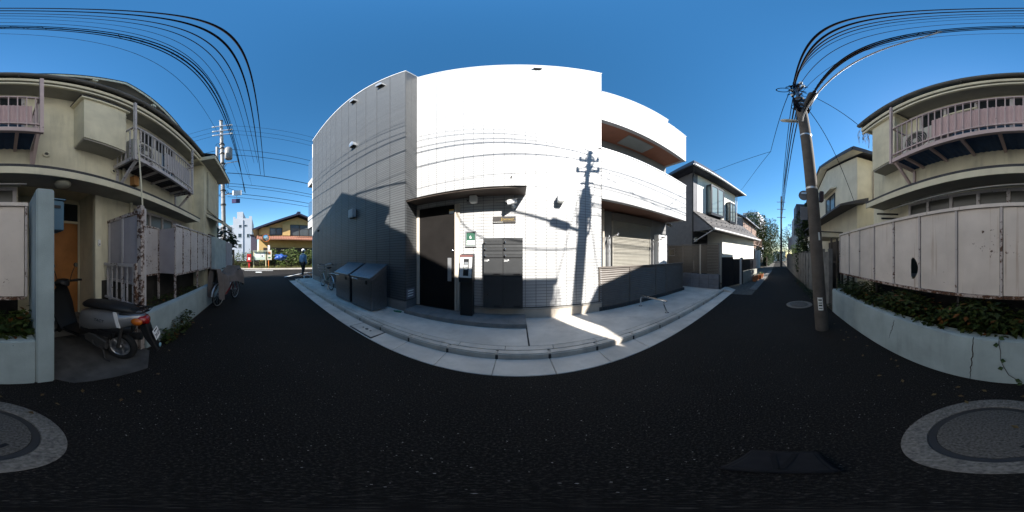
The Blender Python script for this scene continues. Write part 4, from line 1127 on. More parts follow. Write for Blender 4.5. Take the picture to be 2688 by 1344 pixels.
# far west pole on the cross street
wp = thing('tall_utility_pole', 'tall steel utility pole with transformer and signs at the street corner', 'utility pole', (-9.75, -2.25, 0))
PB = Vector((-9.75, -2.25, 0)); PT = Vector((-9.70, -2.47, 12.2))
STEELP = plain('galvanised', (.27, .262, .255), .6, .2, 6, .2, 30, grime=.4)
obj('shaft', B().tube([PB, (PB + PT) / 2, PT], .15, 18, True, .10), STEELP, wp, 50)
obj('cap', B().tube([PT, PT + Vector((0, 0, .08))], .13, 14), DARKM, wp)
obj('support_pole', B().tube([(-9.1, -2.55, 0), (-9.1, -2.55, 8.8)], .09, 12), STEELP, wp, 50)
def wpz(z): return PB + (PT - PB) * (z / 12.2)
for z, l in ((11.45, .55), (10.9, .55), (10.45, .55)):
    c = wpz(z); obj('crossarm', B().beam(c + Vector((.15, -l, 0)), c + Vector((.15, l, 0)), .06, .07), ALU, wp)
    for dy in (-l, l):
        obj('insulator', B().lathe([(.03, 0), (.06, .05), (.03, .09), (.06, .13), (.03, .18)], (c.x + .15, c.y + dy, c.z), 'y', 12), PAPER, wp, 50)
for z in (7.2, 7.7, 8.6, 9.1, 9.5, 5.6, 6.2, 4.6): c = wpz(z); obj('band', B().tube([c - Vector((0, 0, .04)), c + Vector((0, 0, .04))], .175, 14), DARKM, wp, 50)
c = wpz(8.5); obj('transformer', B().lathe([(.2, -.5), (.24, -.45), (.24, .4), (.2, .48), (.06, .55)], (c.x + .1, c.y + .42, c.z), 'z', 18), plain('transformer', (.2, .2, .2), .5, .1), wp, 50)
obj('arm', B().tube([tuple(wpz(7.7) + Vector((0, .1, 0))), tuple(wpz(7.7) + Vector((0, .95, .1))), tuple(wpz(7.7) + Vector((0, .95, .35)))], .03, 8), ALU, wp)
pa, pb_ = on_x(610, 502, -9.6), on_x(634, 511, -9.6)
sgn = obj('sign_arm', B().beam(wpz(5.3), Vector((-9.68, pb_.y, 5.3)), .04, .05), ALU, wp)
obj('white_plate', B().box(-9.66, -9.6, pa.y, pb_.y, pb_.z - .02, pa.z + .05), WHITE, sgn, None, .01)
obj('purple_plate', B().box(-9.72, -9.66, pa.y - .05, pb_.y - .1, pb_.z - .52, pb_.z - .24), plain('sign_purple', (.06, .05, .14), .5), sgn, None, .01)
obj('plate_hanger', B().beam((-9.69, pb_.y - .3, 5.3), (-9.69, pb_.y - .3, pb_.z - .24), .03, .03), ALU, sgn)
for k in range(12):
    z = rng.uniform(5.0, 9.6); c = wpz(z); a0 = rng.uniform(0, 6.3); r0 = rng.uniform(.2, .38)
    obj('loose_cable', B().tube([(c.x + r0 * math.cos(a0 + i * .5), c.y + r0 * math.sin(a0 + i * .5), z + rng.uniform(-.15, .15)) for i in range(8)], .014, 5), CABLE, wp)
XG = 'black cable crossing the street junction to the tall corner pole'
for ci, (z, dz, r_) in enumerate(((11.45, -1.1, .010), (10.9, -1.0, .010), (10.45, -.9, .010), (8.9, -.7, .014), (8.4, -.6, .016), (6.85, -.5, .022), (6.05, -.45, .014), (5.85, -.5, .012), (5.35, -.45, .016), (5.1, -.55, .012))):
    c = wpz(z); cable(sag((c.x + .1, c.y + .3, z), (-11.8, 16, z + dz * .2),   .5, 22), r_, ORD[ci] + ' cable from the top of those crossing the junction to the tall corner pole', 'cables over the junction')
    if z > 8: cable(sag((c.x + .1, c.y - .3, z), (-10.2, -20, z), .5, 16), r_, ORD[ci] + ' cable from the top leaving the tall corner pole behind the old house', 'cables behind the house')
cable(sag((-11.4, -1.3, 6.15), (-9.8, -2.2, 5.9), .1), .014, 'short stay cable tying the lane cables to the tall corner pole', None)

# far alley pole
fp = thing('alley_pole', 'slender concrete pole far down the narrow alley', 'utility pole', (20.5, -.95, 0))
obj('shaft', B().tube([(20.5, -.95, 0), (20.5, -.95, 9.2)], .15, 12, True, .09), POLEC, fp, 50)
for z in (6.3, 7.4, 8.4): obj('crossarm', B().beam((20.5, -1.5, z), (20.5, -.4, z), .08, .08), ALU, fp)

# ------------------------------------------------------------------ scooter (own frame: +x forward, z up)
SILV = plain('silver_paint', (.30, .305, .32), .3, .05, 9, metal=.55, coat=.4)
def scooter():
    t = thing('motor_scooter', 'silver and black motor scooter parked nose-in at the porch, rear to the lane', 'scooter', (-1.20, -1.41, .012), R(-68))
    def wheel(x, nm, r=.205):
        w = obj(nm, B().torus((x, 0, r), r - .042, .042, 'y', 36, 12), RUBBER, t, 60)
        obj('rim', B().lathe([(.122, -.02), (.130, -.03), (.130, .03), (.122, .02), (.110, .02), (.110, -.02)], (x, 0, r), 'y', 32), SILV, w, 40)
        for k in range(5):
            a = 2 * math.pi * k / 5 + .3
            obj('spoke', B().beam((x + .03 * math.cos(a), 0, r + .03 * math.sin(a)), (x + .118 * math.cos(a + .25), 0, r + .118 * math.sin(a + .25)), .028, .045), SILV, w, None, .006)
        obj('hub', B().lathe([(.03, -.06), (.045, -.045), (.045, .045), (.03, .06)], (x, 0, r), 'y', 18), STEEL, w, 40)
        return w
    wheel(.0, 'rear_wheel'); wheel(1.18, 'front_wheel')
    # side covers lofted from tail to seat front
    def ring(x, zc, w, h, n=18, p=2.6):
        out = []
        for k in range(n):
            a = 2 * math.pi * k / n; c, s = math.cos(a), math.sin(a)
            out.append((x, w * math.copysign(abs(c) ** (2 / p), c), zc + h * math.copysign(abs(s) ** (2 / p), s)))
        return out
    sec = [(-.30, .655, .035, .03), (-.24, .64, .085, .07), (-.10, .615, .125, .105), (.10, .575, .150, .135), (.30, .535, .155, .150), (.45, .49, .135, .165), (.54, .45, .10, .17)]
    obj('side_cover', B().loft([ring(*s) for s in sec]), SILV, t, 60)
    obj('trim_stripe', B().loft([[(x + .05 * (z - .6), s * (w + .004), z) for x, z in ((-.06, .53), (-.02, .53), (.02, .71), (-.02, .71))] for s, w in ((1, .118), (1, .136))]), WHITE, t)
    under = [(-.16, .50, .08, .05), (.05, .46, .12, .09), (.3, .40, .12, .09), (.5, .34, .13, .10)]
    obj('under_cover', B().loft([ring(*s) for s in under]), BLACKP, t, 60)
    seat = [(-.20, .715, .07, .03), (-.12, .735, .115, .045), (.10, .745, .13, .05), (.30, .735, .125, .055), (.46, .72, .10, .05), (.52, .705, .06, .03)]
    obj('seat', B().loft([ring(*s) for s in seat]), plain('seat_vinyl', (.014, .014, .015), .55, .1, 12, .3, 60), t, 60)
    obj('grab_rail', B().tube([(-.05, .12, .70), (-.28, .10, .735), (-.33, 0, .74), (-.28, -.10, .735), (-.05, -.12, .70)], .011, 8), BLACKP, t, 60)
    obj('luggage_rack', B().tube([(-.14, .07, .765), (-.36, .06, .765), (-.36, -.06, .765), (-.14, -.07, .765)], .008, 8), BLACKP, t, 60)
    obj('tail_lamp', B().loft([ring(-.34, .625, .05, .035, 14), ring(-.31, .63, .085, .05, 14), ring(-.24, .635, .092, .055, 14)]), plain('lamp_red', (.28, .008, .008), .2, .05, coat=.5), t, 60)
    for s in (-1, 1): obj('turn_signal', B().ball((-.235, .10 * s, .625), .065, .03, .042, 14, 8), plain('lamp_orange', (.55, .13, .01), .2, .05, coat=.5), t, 60)
    obj('mudguard', B().prism([(-.33, .60), (-.36, .50), (-.46, .26), (-.42, .25), (-.30, .42), (-.24, .58)], 'y', -.065, .065), BLACKP, t, None, .01)
    pt = obj('number_plate', B().obox((-.420, 0, .475), (.004, .17, .115), (0, R(22), 0)), WHITE, t, None, .002)
    Mp = Matrix.Translation((-.4285, 0, .462)) @ Matrix.Rotation(R(22), 4, 'Y') @ Matrix.Rotation(R(-90), 4, 'Z') @ Matrix.Rotation(R(90), 4, 'X')
    lettering('34-07', .062, Mp, plain('ink', (.02, .03, .05), .7), pt)
    for k in range(3): obj('plate_print', B().obox((-.4085, -.035 + k * .035, .513), (.002, .024, .016), (0, R(22), 0)), plain('ink'), pt)
    obj('reflector', B().lathe([(.026, -.012), (.026, .004)], (-.455, 0, .32), 'x', 16), plain('reflector_blue', (.25, .42, .48), .2), t, 40)
    # engine, drive case, kick starter, stand, silencer
    obj('drive_case', B().loft([[(x, .07 + y, z) for y, z in ((-.02, z0), (.045, z0 + .02), (.05, z1 - .02), (-.02, z1))] for x, z0, z1 in ((.12, .15, .30), (.2, .14, .33), (.32, .17, .37), (.44, .21, .40))]), plain('engine_grey', (.05, .05, .05), .5, .2, 15), t, None, .012)
    obj('kick_lever', B().tube([(.30, .13, .26), (.28, .15, .22), (.15, .155, .20)], .010, 8), DARKM, t, 50)
    obj('engine', B().box(.12, .45, -.07, .068, .2, .42), plain('engine_alloy', (.16, .16, .16), .5, .3, 20), t, None, .03, 2)
    obj('air_box', B().box(.02, .26, .075, .15, .36, .46), BLACKP, t, None, .025, 2)
    obj('shock_absorber', B().tube([(-.02, .10, .24), (-.06, .10, .52)], .022, 10), DARKM, t, 50)
    obj('silencer', B().tube([(.3, -.12, .2), (.1, -.15, .25), (-.2, -.15, .32)], [.03, .05, .05], 12), DARKM, t, 50)
    for s in (-1, 1): obj('stand', B().tube([(.22, .05 * s, .17), (.13, .12 * s, .02), (.06, .13 * s, .006)], .012, 8), DARKM, t)
    # floor, leg shield, front
    obj('floorboard', B().box(.50, .86, -.15, .15, .245, .29), BLACKP, t, None, .02, 2)
    shield = [(.82, .27, .165, .02), (.90, .40, .19, .03), (.96, .60, .20, .035), (1.0, .80, .15, .04), (.985, .89, .09, .03)]
    obj('leg_shield', B().loft([[(x + (.035 if k in (0, 3) else 0) * (1 if k == 0 else -1) * 0 + dx * .5, y, z) for k, (dx, y) in enumerate(((-d, -w), (-d, w), (d, w * .92), (d + .05, 0), (d, -w * .92)))] for x, z, w, d in shield]), BLACKP, t, 45)
    obj('front_mudguard', B().loft([[(1.18 + .235 * math.cos(a), y, .205 + .235 * math.sin(a)) for y in (-.06, 0, .06)] + [(1.18 + .222 * math.cos(a), y, .205 + .222 * math.sin(a)) for y in (.06, 0, -.06)] for a in [R(35 + 12 * k) for k in range(10)]]), SILV, t, 50)
    for s in (-1, 1): obj('fork', B().tube([(1.18, .075 * s, .205), (1.10, .075 * s, .42), (1.02, .05 * s, .62)], .018, 8), DARKM, t, 50)
    obj('handlebar_cover', B().loft([ring(.86, .925, .05, .035), ring(.92, .945, .11, .055), ring(1.0, .935, .12, .06), ring(1.06, .90, .06, .05)]), BLACKP, t, 60)
    obj('head_lamp', B().ball((1.055, 0, .89), .03, .075, .05, 14, 8), glass('lamp_glass', (.3, .3, .32), .08), t, 60)
    for s in (-1, 1):
        obj('grip', B().tube([(.93, .10 * s, .955), (.88, .24 * s, .965), (.86, .31 * s, .96)], .018, 10), RUBBER, t, 60)
        obj('brake_lever', B().tube([(.95, .13 * s, .94), (.95, .22 * s, .935), (.92, .29 * s, .93)], .006, 6), CHROME, t)
        m_ = obj('mirror', B().tube([(.93, .13 * s, .97), (.93, .16 * s, 1.06), (.92, .21 * s, 1.16)], .006, 6), BLACKP, t)
        obj('mirror_head', B().ball((.915, .235 * s, 1.20), .014, .05, .036, 16, 8), BLACKP, m_, 60)
        obj('mirror_glass', B().lathe([(.034, -.0005), (.034, -.002)], (.9005, .235 * s, 1.20), 'x', 18), CHROME, m_)
    lettering('TACT', .052, Matrix.Translation((.20, .1545, .575)) @ Matrix.Rotation(R(180), 4, 'Z') @ FACE_S, plain('ink'), t, .25)
    return t
scooter()

# ------------------------------------------------------------------ bicycles
def bicycle(name, label, loc, rz, mat, wheel_r=.31, basket=True, group=None):
    t = thing(name, label, 'bicycle', loc, rz, group)
    r = wheel_r; L_ = 1.05 * r / .31
    def wh(x, nm):
        w = obj(nm, B().torus((x, 0, r), r - .018, .018, 'y', 32, 8), RUBBER, t, 60)
        obj('rim', B().torus((x, 0, r), r - .042, .010, 'y', 32, 6), ALU, w, 60)
        sp = B()
        for k in range(14):
            a = 2 * math.pi * k / 14; sp.tube([(x, .015 * (-1) ** k, r), (x + (r - .045) * math.cos(a), 0, r + (r - .045) * math.sin(a))], .0018, 3, False)
        obj('spokes', sp, ALU, w); obj('hub', B().lathe([(.02, -.05), (.02, .05)], (x, 0, r), 'y', 10), ALU, w)
        obj('mudguard', B().loft([[(x + q * math.cos(a), y, r + q * math.sin(a)) for q, y in ((r + .02, -.025), (r + .028, 0), (r + .02, .025))] for a in [R(20 + 14 * k) for k in range(12)]], False, False), ALU, w)
    wh(0, 'rear_wheel'); wh(L_, 'front_wheel')
    bb = (.42, 0, r - .03); seat_t = (.27, 0, r + .40); head = (L_ - .17, 0, r + .50); headb = (L_ - .12, 0, r + .34)
    f = B()
    f.tube([bb, seat_t], .016, 8); f.tube([bb, (L_ * .66, 0, r + .10), headb], .020, 8); f.tube([head, headb], .019, 8)
    for s in (-1, 1): f.tube([(0, .055 * s, r), (bb[0], .03 * s, bb[2])], .010, 6); f.tube([(0, .055 * s, r), (seat_t[0] + .02, .02 * s, r + .32)], .008, 6)
    obj('frame', f, mat, t, 60)
    fk = B()
    for s in (-1, 1): fk.tube([(L_, .055 * s, r), (L_ - .05, .055 * s, r + .18), (headb[0], .03 * s, headb[2])], .011, 6)
    obj('fork', fk, mat, t, 60)
    obj('seat_post', B().tube([seat_t, (.25, 0, r + .52)], .013, 8), CHROME, t)
    obj('saddle', B().loft([[(x, w * math.cos(a), r + .55 + h * math.sin(a)) for a in [2 * math.pi * k / 10 for k in range(10)]] for x, w, h in ((.13, .03, .02), (.16, .09, .035), (.24, .08, .035), (.36, .03, .025), (.40, .015, .015))]), BLACKP, t, 60)
    obj('handlebar', B().tube([(L_ - .38, .26, r + .66), (L_ - .24, .25, r + .68), (L_ - .17, .12, r + .66), (L_ - .18, 0, r + .64), (L_ - .17, -.12, r + .66), (L_ - .24, -.25, r + .68), (L_ - .38, -.26, r + .66)], .011, 8), CHROME, t, 60)
    for s in (-1, 1): obj('grip', B().tube([(L_ - .39, .26 * s, r + .66), (L_ - .27, .253 * s, r + .675)], .017, 8), BLACKP, t)
    obj('stem', B().tube([head, (L_ - .18, 0, r + .64)], .014, 8), CHROME, t)
    obj('chain_case', B().box(.02, .50, .045, .06, r - .07, r + .04), BLACKP, t, None, .01)
    obj('crank', B().tube([(.42, .08, r - .03), (.50, .09, r - .16)], .010, 6), CHROME, t)
    obj('pedal', B().box(.46, .55, .09, .18, r - .175, r - .155), BLACKP, t)
    obj('rack', B().tube([(.15, .05, r + .36), (-.25, .06, r + .37), (-.25, -.06, r + .37), (.15, -.05, r + .36)], .007, 6), CHROME, t)
    obj('kick_stand', B().tube([(.02, .07, r), (-.02, .14, .006)], .009, 6), CHROME, t)
    if basket:
        bk = B()
        for z, w in ((r + .38, .10), (r + .50, .13), (r + .62, .15)): bk.tube([(L_ - .06, w, z), (L_ + .10 + w, w, z), (L_ + .10 + w, -w, z), (L_ - .06, -w, z), (L_ - .06, w, z)], .005, 5)
        for k in range(9): y = -.12 + k * .03; bk.tube([(L_ + .20, y * .8, r + .38), (L_ + .25, y * 1.2, r + .62)], .003, 4)
        obj('basket', bk, ALU, t)
    return t
bicycle('bicycle', 'cream bicycle leaning by the grey wall behind the refuse bins', (-5.35, 2.42, .1), R(178), plain('cream_frame', (.30, .28, .2), .4), .26)
cov = bicycle('covered_bicycle', 'red bicycle under a grey cloth cover beside the low blue wall', (-4.05, -1.10, 0), R(165), plain('red_frame', (.20, .015, .02), .35), .31)
# cloth cover draped over bars and saddle (a thing of its own)
cb = B(); nx, ny = 34, 22; rng = random.Random(5)
for i in range(nx + 1):
    for j in range(ny + 1):
        s = i / nx; w = (j / ny - .5) * 2
        x = -.22 + s * 1.42
        spine = 1.02 - .20 * math.sin(math.pi * min(1, max(0, (s - .08) / .72))) ** 1.2 + .05 * math.exp(-((s - .78) / .1) ** 2)
        half = .10 + .20 * math.exp(-((s - .72) / .16) ** 2) + .03
        aw = abs(w)
        y = math.copysign(min(aw * 1.6, 1) * half + max(0, aw - .62) * .12, w)
        drop = max(0, aw - .45) ** 1.15 * (.95 + .25 * math.sin(s * 9 + .5) - .35 * s)
        fold = .028 * math.sin(s * 30 + w * 2) * min(1, aw * 1.6)
        cb.v.append((x + .02 * math.sin(7 * w), y + fold * (1 if w >= 0 else -1), spine - drop * (1 + .35 * math.sin(s * 7.3 + 1.2)) + .010 * math.sin(s * 23)))
m = ny + 1
for i in range(nx):
    for j in range(ny): cb.f.append((i * m + j, (i + 1) * m + j, (i + 1) * m + j + 1, i * m + j + 1))
cvr = thing('cloth_cover', 'crumpled grey-beige cloth cover thrown over the bicycle by the blue wall', 'cover', (-4.05, -1.10, 0), R(165))
obj('cloth', cb, plain('cover_cloth', (.155, .132, .12), .9, .15, 6, .3, 50), cvr, 70)

# ------------------------------------------------------------------ person
def skinmesh(name, verts, edges, radii, parent, mat, sub=2, root=0):
    me = bpy.data.meshes.new(name); me.from_pydata(verts, edges, [])
    o = bpy.data.objects.new(name, me); COL.objects.link(o)
    sm = o.modifiers.new('skin', 'SKIN'); sm.use_smooth_shade = True
    for i, r_ in enumerate(radii):
        v = me.skin_vertices[0].data[i]; v.radius = r_ if isinstance(r_, tuple) else (r_, r_); v.use_root = (i == root)
    ss = o.modifiers.new('sub', 'SUBSURF'); ss.levels = sub; ss.render_levels = sub
    bpy.context.view_layer.update()
    m2 = bpy.data.meshes.new_from_object(o.evaluated_get(bpy.context.evaluated_depsgraph_get()))
    bpy.data.objects.remove(o)
    m2.materials.clear(); m2.materials.append(mat)
    q = bpy.data.objects.new(name, m2); COL.objects.link(q); q.parent = parent
    for p in m2.polygons: p.use_smooth = True
    return q
def person():
    t = thing('person', 'person in white cap, blue jacket and dark trousers walking away past the grey wall', 'person', (-9.72, 2.52, 0), R(125))
    # own frame: faces +x
    S_ = plain('skin', (.42, .26, .19), .6)
    V = [(0, 0, .93), (0, 0, 1.10), (.0, 0, 1.32), (0, 0, 1.42), (.015, 0, 1.50),                      # pelvis..neck
         (-.01, .17, 1.37), (-.03, .22, 1.10), (.05, .23, .86), (.08, .23, .78),                        # left arm
         (-.01, -.17, 1.37), (-.02, -.22, 1.10), (.06, -.23, .88), (.09, -.23, .80),
         (0, .09, .88), (.10, .09, .48), (.06, .09, .09), (.17, .09, .04),
         (0, -.09, .88), (-.06, -.09, .48), (-.20, -.09, .13), (-.11, -.09, .05)]
    Ed = [(0, 1), (1, 2), (2, 3), (3, 4), (2, 5), (5, 6), (6, 7), (7, 8), (2, 9), (9, 10), (10, 11), (11, 12), (0, 13), (13, 14), (14, 15), (15, 16), (0, 17), (17, 18), (18, 19), (19, 20)]
    Rr = [(.12, .15), (.11, .14), (.12, .17), .07, .055, .06, .045, .035, .03, .06, .045, .035, .03, .09, .06, .04, .035, .09, .06, .04, .035]
    head = [(.03, 0, 1.58), (.035, 0, 1.66), (.03, 0, 1.73)]
    V2 = V + head; E2 = Ed + [(4, 21), (21, 22), (22, 23)]; R2 = Rr + [.075, .085, .06]
    skinmesh('body', V2, E2, R2, t, S_)
    skinmesh('jacket', V[:3] + [V[5], V[6], V[7], V[9], V[10], V[11]], [(0, 1), (1, 2), (2, 3), (3, 4), (4, 5), (2, 6), (6, 7), (7, 8)], [(.15, .19), (.15, .19), (.15, .20), .085, .07, .058, .085, .07, .058], t, plain('jacket_blue', (.17, .27, .40), .8, .15, 12))
    skinmesh('trousers', [V[0], V[13], V[14], (.06, .09, .14), V[17], V[18], (-.18, -.09, .18)], [(0, 1), (1, 2), (2, 3), (0, 4), (4, 5), (5, 6)], [(.14, .17), .105, .078, .058, .105, .078, .058], t, plain('trouser_dark', (.012, .012, .014), .8))
    obj('shoe', B().loft([[(x, .09 + w * math.cos(a), .045 + h * math.sin(a)) for a in [2 * math.pi * k / 10 for k in range(10)]] for x, w, h in ((-.03, .03, .03), (.02, .045, .043), (.14, .05, .035), (.25, .025, .02))]), WHITE, t, 60)
    obj('shoe', B().loft([[(x, -.09 + w * math.cos(a), .055 + .4 * max(0, -.1 - x) + h * math.sin(a)) for a in [2 * math.pi * k / 10 for k in range(10)]] for x, w, h in ((-.27, .03, .03), (-.21, .045, .043), (-.10, .05, .035), (.0, .025, .02))]), plain('shoe_dark', (.02, .02, .02), .6), t, 60)
    obj('cap', B().ball((.025, 0, 1.70), .115, .105, .10, 18, 10), WHITE, t, 60)
    obj('cap_brim', B().loft([[(.08, -.08, 1.70), (.08, .08, 1.70), (.08, .08, 1.712), (.08, -.08, 1.712)], [(.19, -.05, 1.675), (.19, .05, 1.675), (.19, .05, 1.685), (.19, -.05, 1.685)]]), WHITE, t)
    obj('hair', B().ball((.0, 0, 1.60), .085, .085, .07, 14, 8), plain('hair', (.012, .01, .009), .7), t, 60)
    obj('scarf', B().torus((.0, 0, 1.475), .075, .035, 'z', 18, 8), WHITE, t, 60)
    for s in (-1, 1):
        wr = Vector((.085 if s > 0 else .095, .23 * s, .79))
        for k, (dx, ln) in enumerate(((-.025, .06), (-.008, .075), (.009, .08), (.025, .07))):
            a = wr + Vector((dx, 0, -.02)); skin = B().tube([a, a + Vector((.005, -.008 * s, -ln * .55)), a + Vector((.018, -.02 * s, -ln))], .009, 6)
            obj('finger', skin, S_, t, 60)
        a = wr + Vector((.03, -.01 * s, .0)); obj('thumb', B().tube([a, a + Vector((.025, -.012 * s, -.03)), a + Vector((.03, -.015 * s, -.055))], .010, 6), S_, t, 60)
person()

# ------------------------------------------------------------------ east side: fence, white and black house
SIDG = plain('grey_siding', (.15, .15, .16), .75, .12, 6, .3, 30)
WSTUC = plain('white_stucco', (.70, .69, .62), .85, .06, 3, .3, 140)
BLKF = plain('black_frame', (.012, .013, .018), .4, .1)
CURT = plain('curtain', (.42, .46, .44), .9, .25, 14)
bf = thing('boundary_fence', 'brown louvred boundary fence on concrete block wall beside the white apartment building', 'fence', (5.8, 2.75, 0))
blk = B().box(-.098, .098, -.195, .195, 0, .183).mesh('block', None, None, .006)
core_ = obj('wall_core', B().box(5.73, 5.87, 2.0, 4.4, .0, .62), DARKJ, bf)
for c_ in range(3):
    for k in range(6): rep('block', blk, plain('block_grey', (.17, .17, .185), .9, .15, 6, .4, 70), bf, [(5.80, 2.205 + k * .40, .075 + c_ * .19)])
for y in (2.03, 2.80, 3.6, 4.35): obj('post', B().box(5.775, 5.825, y - .025, y + .025, .64, 1.80), BEIGEF if y == 2.8 else BROWNF, bf)
for y0, y1 in ((2.055, 2.775), (2.825, 3.575), (3.625, 4.325)):
    sl = B().box(5.785, 5.805, y0, y1, 0, .052).mesh('slat'); rep('slat', sl, plain('fence_tan', (.10, .082, .064), .5, .08), bf, [(0, 0, .67 + k * .0585) for k in range(19)])
obj('cap', B().box(5.77, 5.83, 2.0, 4.38, 1.802, 1.822), BROWNF, bf)

# house in its own frame: origin at street-side west wall corner, +x along the street front, +y back into the plot
hs = thing('white_house', 'white stucco house with black bay windows and dark roof beyond the boundary fence', 'house', (6.9, 3.75, 0), R(-15))
HW, HD, HZ = 4.3, 6.0, 5.75
obj('side_wall', B().box(0, .12, .0, HD, 0, HZ), SIDG, hs)
obj('front_wall', B().box(.122, HW, 0, .15, 2.6, HZ), WSTUC, hs)
obj('body', B().box(.122, HW, .152, HD, 0, HZ), SIDG, hs)
obj('lower_wall', B().box(1.15, HW + 1.0, -.95, .0, 0, 2.62), WSTUC, hs)
obj('corner_board', B().box(-.012, .35, -.014, -.001, 2.6, HZ), SIDG, hs)
# pent roof over the lower storey
pnt = obj('pent_roof', B().prism([(-1.30, 2.50), (-1.30, 2.57), (-.002, 3.62), (-.002, 3.52)], 'x', -.05, HW + 1.25), plain('shingle', (.085, .08, .078), .85, .3, 9, .6, 35), hs)
obj('gutter', B().tube([(-.1, -1.36, 2.52), (HW + 1.3, -1.36, 2.50)], .05, 10), TRIMW, pnt, 50)
obj('soffit', B().box(.0, HW + 1.2, -1.28, -.96, 2.47, 2.49), plain('soffit_dark', (.08, .08, .085), .8), pnt)
obj('side_panel', B().prism([(-1.25, 2.52), (-.002, 3.5), (-.002, 2.52)], 'x', -.045, -.01), SIDG, pnt)
obj('brace', B().tube([(.0, -.02, 2.0), (.0, -1.2, 2.48)], .025, 6), TRIMW, pnt)
for k in range(22):
    a = random.Random(k); obj('snow_guard', B().box(.3 + (k % 11) * .45, .34 + (k % 11) * .45, -.9 + .35 * (k // 11), -.86 + .35 * (k // 11), 2.9 + .28 * (k // 11), 2.95 + .28 * (k // 11)), BLKF, pnt)
# main roof: hip
e0, e1, f0, f1 = -.45, HW + .35, -.55, HD + .5
rz_, ry = 7.36, .75
rb = B()
zt = HZ + .02
rb.add([(e0, f0, zt), (e1, f0, zt), (e1, f1, zt), (e0, f1, zt), (.9, ry, rz_), (1.7, ry, rz_), (e0, f0, zt + .12), (e1, f0, zt + .12), (e1, f1, zt + .12), (e0, f1, zt + .12)],
       [(0, 3, 2, 1), (0, 1, 7, 6), (1, 2, 8, 7), (2, 3, 9, 8), (3, 0, 6, 9), (6, 7, 5, 4), (7, 8, 5), (8, 9, 4, 5), (9, 6, 4)])
rf = obj('roof', rb, plain('roof_dark', (.028, .03, .042), .6, .2, 8, .4, 30), hs)
obj('gutter', B().tube([(e0 - .04, f0 - .05, zt + .05), (e1 + .04, f0 - .05, zt + .03)], .06, 10), TRIMW, rf, 50)
obj('gutter', B().tube([(e0 - .05, f0 - .04, zt + .05), (e0 - .05, f1, zt + .03)], .06, 10), BLKF, rf, 50)
obj('downpipe', B().tube([(e0, f0, zt), (-.05, -.06, zt - .35), (-.05, -.06, .2)], .035, 8), BLKF, hs, 50)
obj('downpipe', B().tube([(HW + .02, -.1, zt), (HW + .02, -.06, 3.6)], .03, 8), TRIMW, hs, 50)
def bay(x0, x1, z0, z1, d=.35):
    o = obj('bay_window', B().box(x0, x1, -d, -.001, z0, z0 + .14), BLKF, hs)
    obj('head', B().box(x0, x1, -d, -.001, z1 - .10, z1), BLKF, o)
    for x in (x0, (x0 + x1) / 2 - .03, x1 - .06): obj('mullion', B().box(x, x + .09, -d, -d + .06, z0 + .14, z1 - .10), BLKF, o)
    for x in (x0, x1 - .06): obj('jamb', B().box(x, x + .06, -.06, -.001, z0 + .14, z1 - .10), BLKF, o)
    for a in ((x0 + .06, (x0 + x1) / 2 - .03), ((x0 + x1) / 2 + .03, x1 - .06)): obj('pane', B().box(a[0], a[1], -d + .02, -d + .035, z0 + .14, z1 - .1), glass('curtain_glass', (.16, .20, .20), .12), o)
    obj('side_pane', B().box(x0 + .02, x0 + .035, -d + .06, -.06, z0 + .14, z1 - .10), glass('curtain_glass'), o)
bay(1.05, 2.25, 3.55, 5.35); bay(3.05, 3.75, 3.45, 4.85, .3)
obj('porch_door', B().box(.3, 1.05, -.03, -.001, .1, 2.2), BLKF, hs)
obj('meter', B().lathe([(.11, 0), (.11, -.08)], (.15, -.02, 2.15), 'y', 16), ALU, hs, 40)
w_ = obj('side_window', B().box(-.02, -.001, 1.3, 1.9, 1.35, 1.75), TRIMW, hs); obj('pane', B().box(-.026, -.0205, 1.35, 1.85, 1.4, 1.7), GLASSD, w_)
obj('window_bars', B().box(-.12, -.003, 2.8, 4.0, 1.55, 1.9), BLKF, hs)
# dark front fence and gate
ff = thing('dark_front_fence', 'black panel front fence with gate before the white house', 'fence', (7.5, 1.6, 0))
def seg(p, q, z0, z1, m, nm='panel', w=.04):
    b = B(); a = Vector((p[0], p[1], (z0 + z1) / 2)); c = Vector((q[0], q[1], (z0 + z1) / 2)); b.beam(a, c, w, z1 - z0); return obj(nm, b, m, ff)
seg((6.25, 2.05), (6.95, 1.78), .05, 1.30, BLKF); seg((7.0, 1.76), (7.45, 1.60), .05, 1.22, BLKF, 'gate')
seg((7.55, 1.57), (7.62, 1.55), .0, 1.25, TRIMW, 'gate_post', .08)
seg((7.75, 1.52), (9.6, 1.05), .62, 1.20, BLKF); seg((7.75, 1.52), (9.6, 1.05), .0, .60, plain('pale_block', (.34, .34, .30), .9, .12), 'base_wall', .12)
seg((7.68, 1.54), (7.74, 1.52), .0, 1.28, BLKF, 'gate_post', .1)
TERRA = plain('terracotta', (.42, .15, .06), .8, .15)
for k in range(4):
    x = 8.6 + k * .5; y = 1.0 - k * .10 + .05 * (k % 2)
    t = thing('flower_pot', ORD[k] + ' terracotta trough planter from the gate post along the black front fence', 'flower pot', (x, y, 0), None, 'terracotta troughs on the verge')
    obj('pot', B().loft([[(x + sx_ * w, y + sy_ * w * .55, z) for sx_, sy_ in ((-1, -1), (1, -1), (1, 1), (-1, 1))] for z, w in ((.0, .15), (.2, .19), (.22, .21), (.25, .21), (.25, .19), (.21, .17))]), TERRA, t)
    cl = B(); cloud(cl, random.Random(40 + k), (x, y, .30), (.14, .08, .08), 40, .07); obj('foliage', cl, leafmat('pot_green', (.04, .09, .02), (.09, .14, .04)), t)

